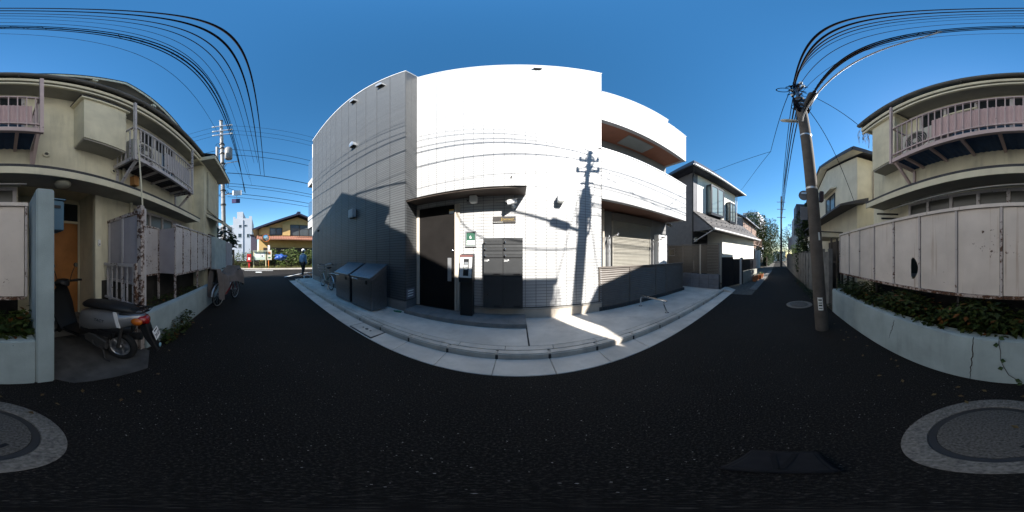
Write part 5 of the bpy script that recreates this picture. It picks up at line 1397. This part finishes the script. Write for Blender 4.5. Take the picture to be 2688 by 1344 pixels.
# rusty house with outside stair
RUSTH = rusty('rust_sheet', (.34, .24, .19), .95)
rh = thing('rusty_house', 'weathered house with rusty corrugated front and outside stair down the alley', 'house', (15.5, 3, 0), R(-6))
obj('wall', B().box(0, 6, 0, 5, 0, 5.1), plain('grey_render2', (.26, .25, .25), .9, .1, 3), rh)
obj('roof', B().prism([(-.45, 5.0), (2.5, 6.5), (5.4, 5.0), (5.4, 5.12), (2.5, 6.65), (-.45, 5.12)], 'x', -.3, 6.3), plain('roof_slate_blue', (.20, .21, .24), .6, .1), rh)
obj('gable', B().prism([(0, 5.1), (2.5, 6.4), (5, 5.1)], 'x', .0, .05), WSTUC, rh)
for k in range(16): obj('corrugated_sheet', B().box(.03 + k * .37, .36 + k * .37, -.06 - .015 * (k % 2), -.012, 2.4, 5.0 - .1 * (k % 3)), RUSTH, rh)
stc = obj('stair', B().beam((.6, -.55, 0.1), (4.6, -.55, 2.5), .05, .2), DARKM, rh)
for k in range(13): obj('tread', B().box(.55 + k * .31, .83 + k * .31, -.9, -.56, .18 + k * .185, .21 + k * .185), DARKM, stc)
obj('handrail', B().tube([(.6, -.9, 1.0), (4.6, -.9, 3.4)], .03, 6), RUSTH, stc)
obj('handrail', B().beam((.0, -.6, 2.55), (6, -.6, 2.55), .5, .06), RUSTH, rh)
for k in range(20): obj('baluster', B().box(.1 + k * .3, .13 + k * .3, -.84, -.81, 2.58, 3.4), RUSTH, rh)
obj('landing_rail', B().box(0, 6, -.86, -.80, 3.41, 3.46), RUSTH, rh)
obj('gate', B().box(.2, 1.0, -1.0, -.95, 0, 1.9), plain('rust_wood', (.25, .11, .05), .8), rh)
obj('gate', B().box(1.05, 2.4, -1.02, -.97, 0, 1.95), plain('grey_gate', (.28, .30, .31), .7), rh)
obj('gate', B().box(2.45, 3.8, -1.04, -.99, 0, 2.0), plain('blue_gate', (.12, .24, .32), .6), rh)

# high-rise far beyond
hr = thing('high_rise', 'distant pale high-rise block rising behind the alley rooftops', 'building', (92, 9, 0), R(-8))
obj('tower', B().box(0, 20, 0, 9, 0, 27), plain('tower_white', (.55, .56, .60), .8, .05, .3), hr)
for k in range(8):
    for j in range(4): obj('window', B().box(-.06, -.01, .8 + j * 2.1, 2.3 + j * 2.1, 3 + k * 3, 4.6 + k * 3), GLASSD, hr)
    obj('balcony', B().box(.5, 19, -1.0, -.02, 2.0 + k * 3, 3.1 + k * 3), plain('tower_white'), hr)

# ------------------------------------------------------------------ south side of the alley
aw = thing('alley_wall', 'old grey concrete panel wall along the south side of the alley', 'wall', (9, -1.45, 0))
rng = random.Random(21)
prev = (3.95, -1.42)
for k in range(24):
    x0 = 3.95 + k * .62; x1 = x0 + .60
    def yy(x): return -1.42 - max(0, x - 9) * .013
    h = 1.48 + rng.uniform(-.02, .02)
    for r_ in range(3):
        obj('panel', B().beam((x0 + .04, yy(x0), h * (r_ + .5) / 3), (x1 - .02, yy(x1), h * (r_ + .5) / 3), .05, h / 3 - .006), OLDCONC, aw)
    obj('post', B().box(x0 - .06, x0 + .03, yy(x0) - .05, yy(x0) + .05, 0, h + .07), OLDCONC, aw)
tb_ = thing('timber_fence', 'dark timber board fence between the cracked planter wall and the alley wall', 'fence', (3.8, -1.7, 0))
for k in range(5): obj('board', B().box(3.60 + k * .075, 3.668 + k * .075, -1.95 + .12 * k, -1.92 + .12 * k, 0, 1.82 - .02 * (k % 2)), plain('old_timber', (.055, .045, .038), .9, .3, 8), tb_)
obj('rail', B().beam((3.60, -1.97, 1.2), (3.97, -1.42, 1.2), .03, .06), plain('old_timber'), tb_)

# cream hip-roofed neighbour
NB = plain('pale_stucco', (.62, .58, .47), .9, .08, 3, .3, 120, grime=.15)
nh = thing('neighbour_house', 'cream hip-roofed neighbour house behind the utility pole', 'house', (6.5, -5, 0))
NX, NY, NZ = 4.48, -2.52, 4.92
obj('wall', B().box(NX, 10.4, -8.5, NY, 0, NZ), NB, nh)
RX, RZ = 7.45, 6.0                       # ridge runs away from the lane, gable to the street
obj('gable', B().prism([(NX, NZ), (10.4, NZ), (RX, RZ - .16)], 'y', -8.5, NY - .001), NB, nh)
for p, q in (((NX - .38, 4.94), (RX, RZ)), ((RX, RZ), (10.8, 4.94))):
    rf_ = obj('roof', B().prism([(p[0], p[1]), (q[0], q[1]), (q[0], q[1] + .10), (p[0], p[1] + .10)], 'y', -8.9, NY + .36), plain('roof_dark'), nh)
    obj('soffit', B().prism([(p[0], p[1] - .03), (q[0], q[1] - .03), (q[0], q[1] - .004), (p[0], p[1] - .004)], 'y', NY, NY + .34), NB, rf_)
    obj('barge_board', B().prism([(p[0], p[1] - .05), (q[0], q[1] - .05), (q[0], q[1] + .09), (p[0], p[1] + .09)], 'y', NY + .362, NY + .385), plain('fascia_dark', (.05, .055, .07), .6), rf_)
obj('fascia', B().box(NX - .405, NX - .382, -8.9, NY + .36, NZ - .02, NZ + .13), plain('fascia_dark'), nh)
obj('downpipe', B().tube([(NX - .3, -3.3, NZ), (NX - .06, -3.1, NZ - .5), (NX - .06, -3.1, 3.1), (NX - .06, -3.6, 2.9)], .03, 8), plain('pipe_tan', (.3, .25, .2), .6), nh, 50)
wd = window(nh, 6.35, 7.55, 3.2, 4.15, NY, BLKF, glass('sky_glass', (.12, .13, .13), .1), 1, .05, 1)
obj('window_hood', B().prism([(NY, 4.32), (NY + .3, 4.22), (NY + .3, 4.26), (NY, 4.40)], 'x', 6.2, 7.7), NB, nh)
obj('lower_roof', B().prism([(NY - .2, 3.05), (NY + .75, 2.78), (NY + .75, 2.84), (NY - .2, 3.2)], 'x', NX - .35, 9.6), plain('roof_dark'), nh)
obj('porch_canopy', B().box(5.6, 7.3, NY + .002, NY + .95, 2.05, 2.22), NB, nh)
obj('canopy_edge', B().box(5.55, 7.35, NY + .003, NY + 1.0, 2.222, 2.25), plain('roof_dark'), nh)
obj('doorway', B().box(5.8, 7.1, NY + .001, NY + .03, 0, 1.95), BLKF, nh)

# further houses and greenery down the alley
fh = thing('dark_clad_house', 'dark clad modern house with grey balcony past the shrubs down the alley', 'house', (17.5, -4.5, 0))
obj('wall', B().box(16, 21.5, -8, -2.4, 0, 6.0), plain('pale_clad', (.45, .46, .46), .8, .05), fh)
obj('dark_box', B().box(15.4, 17.4, -6, -2.15, 3.2, 6.5), plain('dark_clad', (.03, .025, .04), .5), fh)
obj('balcony', B().box(15.3, 19.5, -2.38, -1.75, 2.1, 3.3), plain('grey_clad', (.20, .22, .25), .7), fh)
obj('window', B().box(17.5, 18.8, -2.395, -2.36, 3.6, 5.2), GLASSD, fh)
LG = leafmat('evergreen', (.018, .035, .012), (.05, .085, .025))
LG2 = leafmat('olive', (.018, .032, .008), (.06, .078, .02))
BARK = plain('bark', (.06, .045, .035), .95, .3, 8, .6, 30)
tree('garden_shrub', 'tall dark evergreen shrub behind the alley wall next to the cream neighbour', (9.6, -1.95, 0), 4.5, (.95, .7), 4200, .16, LG, BARK, 1, None, 9, .06, .15)
tree('garden_shrub', 'bright green low shrub spilling over the alley wall', (12.5, -1.9, 0), 2.3, (1.2, .6), 1300, .12, leafmat('lime', (.07, .13, .02), (.16, .2, .05)), BARK, 2, None, 7, .04, .4)
for k, (x, y, h, c_) in enumerate(((24, 2.6, 7.2, 2.6), (28, 1.6, 7.4, 2.6), (33, .6, 7.6, 3.0), (25, 4.6, 8.0, 2.8), (37, -3.4, 8.0, 3.2), (30, 5, 8.5, 3))):
    tree('broadleaf_tree', ORD[(0, 2, 4, 1, 5, 3)[k]] + ' broadleaf tree beyond the rusty house counting down the alley', (x, y, 0), h, (c_, c_), 3400, .30, (LG2, LG)[k % 2], BARK, 10 + k, 'trees at the end of the alley', 11, .2, .12)
hw = thing('garden_hedge', 'dark hedge bank narrowing the far end of the alley', 'hedge', (26, 1.4, 0))
cl = B()
for k in range(14): cloud(cl, random.Random(70 + k), (21.5 + k * 1.1, .95 - k * .05, .9), (.8, .45, .95), 240, .2)
obj('foliage', cl, LG, hw); obj('stems', B().box(21, 37, .9, 1.0, 0, 1.2), BARK, hw)
end = thing('pale_gate_house', 'bright white gate and wall seen under the trees at the alley end', 'building', (45, -1.3, 0))
obj('wall', B().box(44, 46, -3.2, .2, 0, 2.6), WSTUC, end); obj('doorway', B().box(43.95, 43.99, -1.6, -.9, 0, 2.0), GLASSD, end)

# ------------------------------------------------------------------ west: across the junction
YEL = plain('yellow_stucco', (.50, .34, .14), .9, .08, 2)
yh = thing('yellow_house', 'yellow ochre gabled house with dark roof across the junction', 'house', (-22, 4, 0))
XF = -20.5
obj('wall', B().box(-29, XF, -.35, 9.5, 0, 4.75), YEL, yh)
obj('gable', B().prism([(-.35, 4.75), (4.6, 6.45), (9.5, 4.75)], 'x', -29, XF - .001), YEL, yh)
for p, q in (((-1.15, 4.48), (4.6, 6.62)), ((4.6, 6.62), (10.4, 4.48))):
    obj('roof', B().prism([p, q, (q[0], q[1] + .22), (p[0], p[1] + .22)], 'x', -29.4, XF + .8), plain('roof_navy', (.02, .022, .045), .5, .3, 6), yh)
obj('ridge_tile', B().box(XF - 2, XF + .82, 4.4, 4.8, 6.85, 7.0), plain('roof_navy'), yh)
obj('porch_roof', B().prism([(XF + .001, 3.75), (XF + 1.5, 3.28), (XF + 1.5, 3.38), (XF + .001, 3.9)], 'y', -.6, 9.6), plain('tile_red', (.26, .12, .08), .7, .2, 8), yh)
for k in range(33): obj('roof_tile_row', B().prism([(XF + .05, 3.89), (XF + 1.48, 3.385), (XF + 1.48, 3.42), (XF + .05, 3.925)], 'y', -.55 + k * .305, -.42 + k * .305), plain('tile_red'), yh)
def wwin(y0, y1, z0, z1, m=1, fr=None):
    f = B(); t_ = .07
    f.box(XF + .001, XF + .06, y0, y1, z1 - t_, z1); f.box(XF + .001, XF + .06, y0, y1, z0, z0 + t_); f.box(XF + .001, XF + .06, y0, y0 + t_, z0 + t_, z1 - t_); f.box(XF + .001, XF + .06, y1 - t_, y1, z0 + t_, z1 - t_)
    for k in range(m): ym = y0 + (y1 - y0) * (k + 1) / (m + 1); f.box(XF + .001, XF + .06, ym - .03, ym + .03, z0 + t_, z1 - t_)
    o = obj('window', f, fr or DARKM, yh)
    for k in range(m + 1): obj('pane', B().box(XF + .001, XF + .03, y0 + (y1 - y0) * k / (m + 1) + .05, y0 + (y1 - y0) * (k + 1) / (m + 1) - .05, z0 + .05, z1 - .05), glass('house_glass', (.10, .12, .13), .15), o)
wwin(1.0, 2.6, 4.0, 4.75 - .02 + .2, 1); wwin(3.6, 8.5, 3.95, 5.4, 3)
obj('shutter_case', B().box(XF + .002, XF + .2, -.1, .98, 4.0, 4.95), YEL, yh); obj('shutter_case', B().box(XF + .002, XF + .2, 2.62, 3.58, 3.95, 5.4), YEL, yh)
rl = obj('balcony_rail', B().box(XF + .9, XF + .95, 3.5, 8.7, 4.68, 4.74), DARKM, yh)
rep('baluster', B().box(-.015, .015, -.02, .02, 0, .78).mesh('baluster'), DARKM, rl, [(XF + .925, 3.55 + k * .16, 3.9) for k in range(32)])
obj('sliding_doors', B().box(XF + .002, XF + .05, .2, 9, .1, 2.4), plain('door_brown', (.05, .035, .025), .5), yh)
# hedge and corner furniture
hd = thing('flowering_hedge', 'leafy green hedge along the kerb before the yellow house', 'hedge', (-17.6, 4, 0))
cl = B(); rng = random.Random(31)
for k in range(26): cloud(cl, rng, (-17.4 + rng.uniform(-.35, .45), .9 + k * .36, .85 + rng.uniform(-.1, .5)), (.55, .5, .9), 260, .19)
obj('foliage', cl, leafmat('hedge_green', (.09, .14, .03), (.22, .28, .09), (.30, .26, .18)), hd); obj('stems', B().box(-17.6, -17.4, .6, 10.0, .05, .9), BARK, hd)
hd2 = thing('wild_hedge', 'ragged hedge and reeds behind the red post box at the corner', 'hedge', (-17.8, -2, 0))
cl = B()
for k in range(14): cloud(cl, rng, (-17.7 + rng.uniform(-.3, .3), -4.4 + k * .40, .85 + rng.uniform(-.2, .3)), (.5, .45, .9), 190, .19)
obj('foliage', cl, leafmat('wild_green', (.06, .10, .025), (.16, .21, .07)), hd2); obj('stems', B().box(-17.8, -17.6, -4.6, .9, .05, .8), BARK, hd2)
gr = B()
for k in range(900):
    x, y = rng.uniform(-17.0, -16.35), rng.uniform(-3.5, 9.0)
    leaf(gr, Vector((x, y, .1)), Vector((rng.uniform(-.4, .4), rng.uniform(-.4, .4), 1)), Vector((1, 0, 0)), rng.uniform(.1, .4), .03)
o = single('kerb_grass', gr, leafmat('dry_grass', (.10, .11, .03), (.24, .22, .08)), 'dry grass and weeds growing along the far kerb', 'grass', None, 'stuff')
fk = struct('far_kerb', B().box(-16.42, -16.30, -60, 60, -.1, .02), DARKJ)
for k in range(30): obj('kerb_stone', B().box(-16.44, -16.14, -8 + k * .8, -8 + k * .8 + .79, -.1, .11), CONC2, fk, None, .01)
b = B(); flat(b, [(-19.0, -60), (-16.3, -60), (-16.3, 60), (-19.0, 60)], .09); struct('far_verge', b, plain('verge_soil', (.14, .115, .075), .95, .3, 3, .5, 20))
ml = B()
def strip(p, q, w):
    p, q = Vector((*p, .004)), Vector((*q, .004)); d = (q - p).normalized(); n = Vector((-d.y, d.x, 0)) * w / 2
    ml.add([p - n, q - n, q + n, p + n], [(0, 1, 2, 3)])
strip((-15.0, -1.6), (-15.0, 1.05), .30); strip((-13.9, -.25), (-13.2, -.25), .5); strip((-10.3, 1.45), (-12.6, 3.4), .15); strip((-12.4, -3.3), (-11.0, -1.9), .15); strip((-12.6, 3.4), (-12.9, 9), .15)
mk = struct('road_marking', ml, plain('road_paint', (.62, .62, .60), .7, .15, 12))
p = Vector((-16.75, .72, .1))
t = thing('traffic_mirror', 'orange pole with round convex traffic mirror and small signs at the junction', 'traffic mirror', tuple(p))
obj('pole', B().tube([p, p + Vector((0, 0, 3.1))], .045, 12), plain('mirror_orange', (.55, .16, .03), .5, .1), t, 50)
mh = obj('mirror_hood', B().lathe([(.40, -.05), (.40, .10), (.375, .10), (.375, -.03), (.01, -.06)], (p.x + .12, p.y - .28, 3.2), 'x', 28), plain('mirror_orange'), t, 50)
obj('mirror_glass', B().ball((p.x + .13, p.y - .28, 3.2), .03, .365, .365, 24, 12), CHROME, mh, 60)
obj('arm', B().tube([p + Vector((0, 0, 3.0)), p + Vector((.04, -.25, 3.1))], .025, 8), ALU, t)
obj('sign_plate', B().box(p.x + .05, p.x + .06, p.y - .1, p.y + .12, 2.0, 2.45), WHITE, t); obj('sign_plate', B().box(p.x + .05, p.x + .06, p.y - .14, p.y + .30, .95, 1.95), plain('sign_cream', (.66, .62, .5), .6), t)
obj('sign_mark', B().box(p.x + .0605, p.x + .063, p.y - .06, p.y + .20, 1.5, 1.8), TERRA, t); obj('sign_mark', B().box(p.x + .0605, p.x + .063, p.y - .06, p.y + .20, 1.1, 1.25), GREENB, t)
t = thing('notice_board', 'pale green street notice board on two posts beside the traffic mirror', 'notice board', (-16.7, -.25, .1))
obj('board', B().box(-16.74, -16.66, -.78, .40, .95, 1.75), plain('board_green', (.50, .57, .50), .6, .08), t, None, .01)
for a in ((-.62, -.2, 1.2, 1.65), (-.1, .25, 1.25, 1.6)): obj('poster', B().box(-16.659, -16.652, *a), PAPER, t)
obj('photo_poster', B().box(-16.651, -16.648, -.02, .12, 1.28, 1.42), DARKM, t)
for y in (-.82, .42): obj('post', B().box(-16.74, -16.66, y - .04, y + .04, .1, 1.82), plain('post_cream', (.55, .50, .30), .6), t)
obj('roof', B().box(-16.85, -16.5, -.9, .5, 1.83, 1.88), plain('board_green'), t)
t = thing('post_box', 'red standing post box left of the street notice board', 'post box', (-16.6, -1.25, .1))
RED = plain('post_red', (.45, .03, .03), .4, .1)
obj('box', B().box(-16.85, -16.45, -1.50, -1.05, .75, 1.55), RED, t, None, .04, 2); obj('leg', B().box(-16.74, -16.58, -1.36, -1.20, .1, .75), RED, t)
obj('slot', B().box(-16.449, -16.44, -1.42, -1.13, 1.32, 1.38), BLACKP, t); obj('notice', B().box(-16.449, -16.442, -1.38, -1.17, .95, 1.2), PAPER, t)
ub = B()
for i in range(13):
    for j in range(13):
        a, c = i / 12 * 2 - 1, j / 12 * 2 - 1
        ub.v.append((-16.80 + .22 * (1 - a * a) * (1 - c * c) + .04 * math.sin(9 * a + 4 * c), 2.0 + .62 * a + .08 * math.sin(5 * c), 1.22 + .34 * c * (1 - .3 * abs(a)) + .05 * math.sin(7 * a)))
for i in range(12):
    for j in range(12): ub.f.append((i * 13 + j, (i + 1) * 13 + j, (i + 1) * 13 + j + 1, i * 13 + j + 1))
single('blue_tarp', ub, plain('tarp_blue', (.02, .07, .28), .45, .2, 5), 'crumpled blue tarp hanging in the hedge across the junction', 'tarp', None, None, 70)
# white block of flats far behind
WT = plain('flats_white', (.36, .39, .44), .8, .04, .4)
wt = thing('white_flats', 'white four-storey block of flats beyond the junction', 'building', (-50, -6, 0))
obj('tower', B().box(-56, -45, -8.0, -2.7, 0, 12.0), WT, wt)
for a in ((-56, -45.2, -6.9, -5.2, 12.0, 14.0), (-45.5, -45, -8.0, -7.4, 12.0, 12.5), (-45.5, -45, -3.5, -2.7, 12.0, 12.6)): obj('rooftop', B().box(*a), WT, wt)
obj('wing', B().box(-56, -45.5, -13.5, -8.01, 0, 10.2), WT, wt)
obj('drain', B().box(-44.99, -44.8, -5.45, -5.15, 0, 11.6), plain('flats_shade', (.4, .42, .47), .8), wt)
for y0, y1, z0, z1 in ((-6.4, -5.5, 9.3, 10.2), (-5.0, -4.1, 9.6, 10.2), (-6.6, -5.5, 6.5, 7.7), (-4.2, -3.4, 6.5, 7.6), (-6.6, -5.5, 3.6, 4.8), (-9.8, -8.4, 8.6, 9.8), (-11.8, -10.4, 8.6, 9.8), (-9.8, -8.4, 5.6, 6.8)):
    o = obj('window', B().box(-44.99 if y0 > -8 else -45.49, -44.93 if y0 > -8 else -45.43, y0, y1, z0, z1), plain('flats_shade'), wt)
    obj('pane', B().box(-44.929 if y0 > -8 else -45.429, -44.90 if y0 > -8 else -45.40, y0 + .1, y1 - .1, z0 + .1, z1 - .1), GLASSD, o)
bgh = thing('dark_shed', 'narrow dark building between the flats and the yellow house', 'building', (-30, -1.6, 0))
obj('wall', B().box(-33, -30, -2.0, -.9, 0, 5.2), plain('shed_dark', (.05, .045, .07), .8), bgh); obj('roof', B().box(-33.2, -29.8, -2.2, -.7, 5.21, 5.35), ROOFD, bgh)
# dark big-leaved shrub at the corner pole
t = thing('big_leaf_shrub', 'dark big-leaved shrub over the grey block wall at the corner', 'shrub', (-8.2, -2.05, 0))
cl = B(); rng = random.Random(77); cloud(cl, rng, (-8.2, -1.95, 2.15), (1.3, .55, .65), 420, .30, .3)
obj('leaves', cl, leafmat('big_leaf', (.012, .03, .012), (.03, .06, .02)), t); obj('stem', B().tube([(-8.2, -2.05, 0), (-8.25, -2.0, 1.2), (-8.2, -1.95, 2.3)], .05, 8), BARK, t)

# ------------------------------------------------------------------ planting along the blue wall
def spread(x0, x1, y0, y1, z, n, size, seed, hh=.16):
    b = B(); g = random.Random(seed)
    for _ in range(n):
        x = g.uniform(x0, x1); y = g.uniform(y0, y1); h = g.uniform(.02, hh) * (.6 + .8 * abs(math.sin(x * 3.1)))
        a = g.uniform(0, 6.28); d = Vector((math.cos(a), math.sin(a), g.uniform(-.35, .5)))
        if y > y1 - .06: d.y = abs(d.y) + .3; d.z -= .35
        leaf(b, Vector((x, y, z + h)), d, Vector((g.uniform(-.3, .3), g.uniform(-.3, .3), 1)), size * g.uniform(.6, 1.3), size * g.uniform(.5, .9))
    return b
IVY = leafmat('ivy', (.015, .03, .008), (.085, .115, .025), (.15, .06, .015))
single('ivy_bed', spread(-.24, 3.40, -1.80, -1.40, .50, 5200, .068, 3, .27), IVY, 'ivy and weeds filling the cracked blue planter', 'ground cover', None, 'stuff')
single('weed_bed', spread(-4.3, -1.85, -1.95, -1.52, .45, 500, .06, 4, .08), IVY, 'sparse weeds behind the low blue wall under the rusty screens', 'ground cover', None, 'stuff')
single('wall_foot_weeds', spread(-2.75, -1.85, -1.35, -1.22, .0, 420, .055, 6, .26), IVY, 'weeds sprouting at the foot of the low blue wall near the scooter', 'weeds', None, 'stuff')
single('alley_weeds', spread(3.6, 9, -1.36, -1.12, .0, 800, .06, 8, .12), IVY, 'weeds along the foot of the old alley wall', 'weeds', None, 'stuff')
def fern(x, y, z, label, seed, n=11, l=.42):
    t = thing('fern', label, 'fern', (x, y, z)); g = random.Random(seed)
    for k in range(n):
        a = 2 * math.pi * k / n + g.uniform(-.2, .2); ll = l * g.uniform(.7, 1.15); b = B(); pts = []
        for i in range(10):
            q = i / 9; pts.append(Vector((x + math.cos(a) * ll * .75 * q, y + math.sin(a) * ll * .5 * q, z + ll * (1.25 * q - .75 * q * q))))
        b.tube(pts, .003, 4)
        for i in range(1, 10):
            d = (pts[i] - pts[i - 1]).normalized(); s = d.cross(Vector((0, 0, 1))).normalized()
            for sg in (-1, 1): leaf(b, pts[i], s * sg + d * .4, Vector((0, 0, 1)), .085 * (1.15 - i / 10), .022)
        obj('frond', b, leafmat('fern_green', (.03, .06, .015), (.08, .12, .03)), t)
fern(.10, -1.53, .50, 'large fern arching over the planter beside the gate pillar end of the fence', 1)
fern(.42, -1.50, .50, 'fern in the planter under the plain end of the steel fence', 2, 10, .36)
fern(-.12, -1.50, .50, 'fern in the planter tucked against the gate pillar', 3, 9, .30)
fern(2.98, -1.52, .50, 'slender fern against the far steel fence panels near the pole', 5, 7, .34)
fern(1.9, -1.52, .50, 'small fern in the planter below the torn fence panel', 6, 6, .26)
t = thing('trailing_vine', 'thin vine with heart-shaped leaves trailing down the blue planter wall', 'vine', (.30, PY, 0))
vp = [on_y(u, v, PY + .02) for u, v in ((2622, 884), (2622, 905), (2626, 925), (2626, 945), (2634, 965), (2648, 985), (2664, 996), (2684, 1004))]
obj('stem', B().tube([(p.x, PY + .008 + .01 * (k % 2), p.z) for k, p in enumerate(vp)], .003, 5), BARK, t)
g = random.Random(9)
for k, p in enumerate(vp):
    for s in (-1, 1):
        if (k * 2 + (s > 0)) % 3: continue
        b = B(); leaf(b, Vector((p.x, PY + .02, p.z)), Vector((s, .35, g.uniform(-.8, .1))), Vector((0, 1, .3)), g.uniform(.05, .075), g.uniform(.045, .06)); obj('leaf', b, leafmat('vine_green', (.02, .06, .015), (.05, .1, .03)), t)
# loose leaves, grit
lf = B(); g = random.Random(15)
for k in range(46):
    x = g.uniform(-3, 6); y = g.choice((-1.25, -1.2, -1.0)) + g.uniform(-.05, .25)
    leaf(lf, Vector((x, y, .012)), Vector((g.uniform(-1, 1), g.uniform(-1, 1), .1)), Vector((0, 0, 1)), .05, .03)
single('fallen_leaves', lf, leafmat('dead_leaf', (.10, .06, .02), (.2, .14, .05)), 'scattered dead leaves on the asphalt by the blue walls', 'leaves', None, 'stuff')
grit = B()
for k in range(900):
    a = g.uniform(0, 6.283); q = g.uniform(.6, 2.6); x, y = q * math.cos(a), -.25 + q * math.sin(a) * .6
    if not (-1.28 < y < 1.4): continue
    s = g.uniform(.0015, .0045); c = [(x + s * g.uniform(.6, 1.2) * math.cos(i * 1.57 + a), y + s * g.uniform(.6, 1.2) * math.sin(i * 1.57 + a), .002) for i in range(4)]
    grit.add(c + [(x, y, .002 + s * .6)], [(0, 1, 4), (1, 2, 4), (2, 3, 4), (3, 0, 4)])
single('grit', grit, plain('grit', (.30, .29, .28), .9, .4, 300), 'pale grit scattered over the dark asphalt', 'grit', None, 'stuff')
# hanging dry vine at the eave corner
t = thing('dry_vine', 'dry creeper hanging from the gutter end of the old apartment house', 'vine', (2.95, -1.75, 4.0))
for k in range(16):
    x, y = 2.98 + g.uniform(-.05, .08), -1.72 - g.uniform(0, .3); z = 4.78; pts = []
    for i in range(6): pts.append((x + .03 * math.sin(i + k), y + .03 * math.cos(i * 1.3 + k), z - i * g.uniform(.06, .13)))
    obj('strand', B().tube(pts, .004, 4), plain('dry_stem', (.11, .08, .05), .9), t)
# black bag on the asphalt
t = thing('black_bag', 'flat black cloth bag with a folded flap lying on the asphalt', 'bag', (.42, -.02, 0))
c = Vector((.42, -.02)); M_ = Matrix.Translation((c.x, c.y, 0)) @ Matrix.Rotation(R(-98 + 90), 4, 'Z')
def sq(z, x, y, n=28, p=3.2):
    return [(x * math.copysign(abs(math.cos(q)) ** (2 / p), math.cos(q)), y * math.copysign(abs(math.sin(q)) ** (2 / p), math.sin(q)), z + .006 * math.sin(3 * q)) for q in [2 * math.pi * k / n for k in range(n)]]
bb = B().loft([[(x * sx_, y * sy_ * (1.12 if sx_ < 0 else .9), z) for sx_, sy_ in ((-1, -1), (1, -1), (1, 1), (-1, 1))] for z, x, y in ((.002, .095, .118), (.022, .10, .122), (.042, .085, .105))]).move(M_)
obj('body', bb, plain('bag_black', (.011, .0105, .012), .95, .3, 20, .4, 90), t, 40, .008, 2)
for s_ in (-1, 1): obj('flap_fold', B().beam(M_ @ Vector((-.07, .004 * s_, .044)), M_ @ Vector((.07, .035 * s_, .044)), .016, .006), plain('bag_fold', (.006, .006, .007), .95), t)
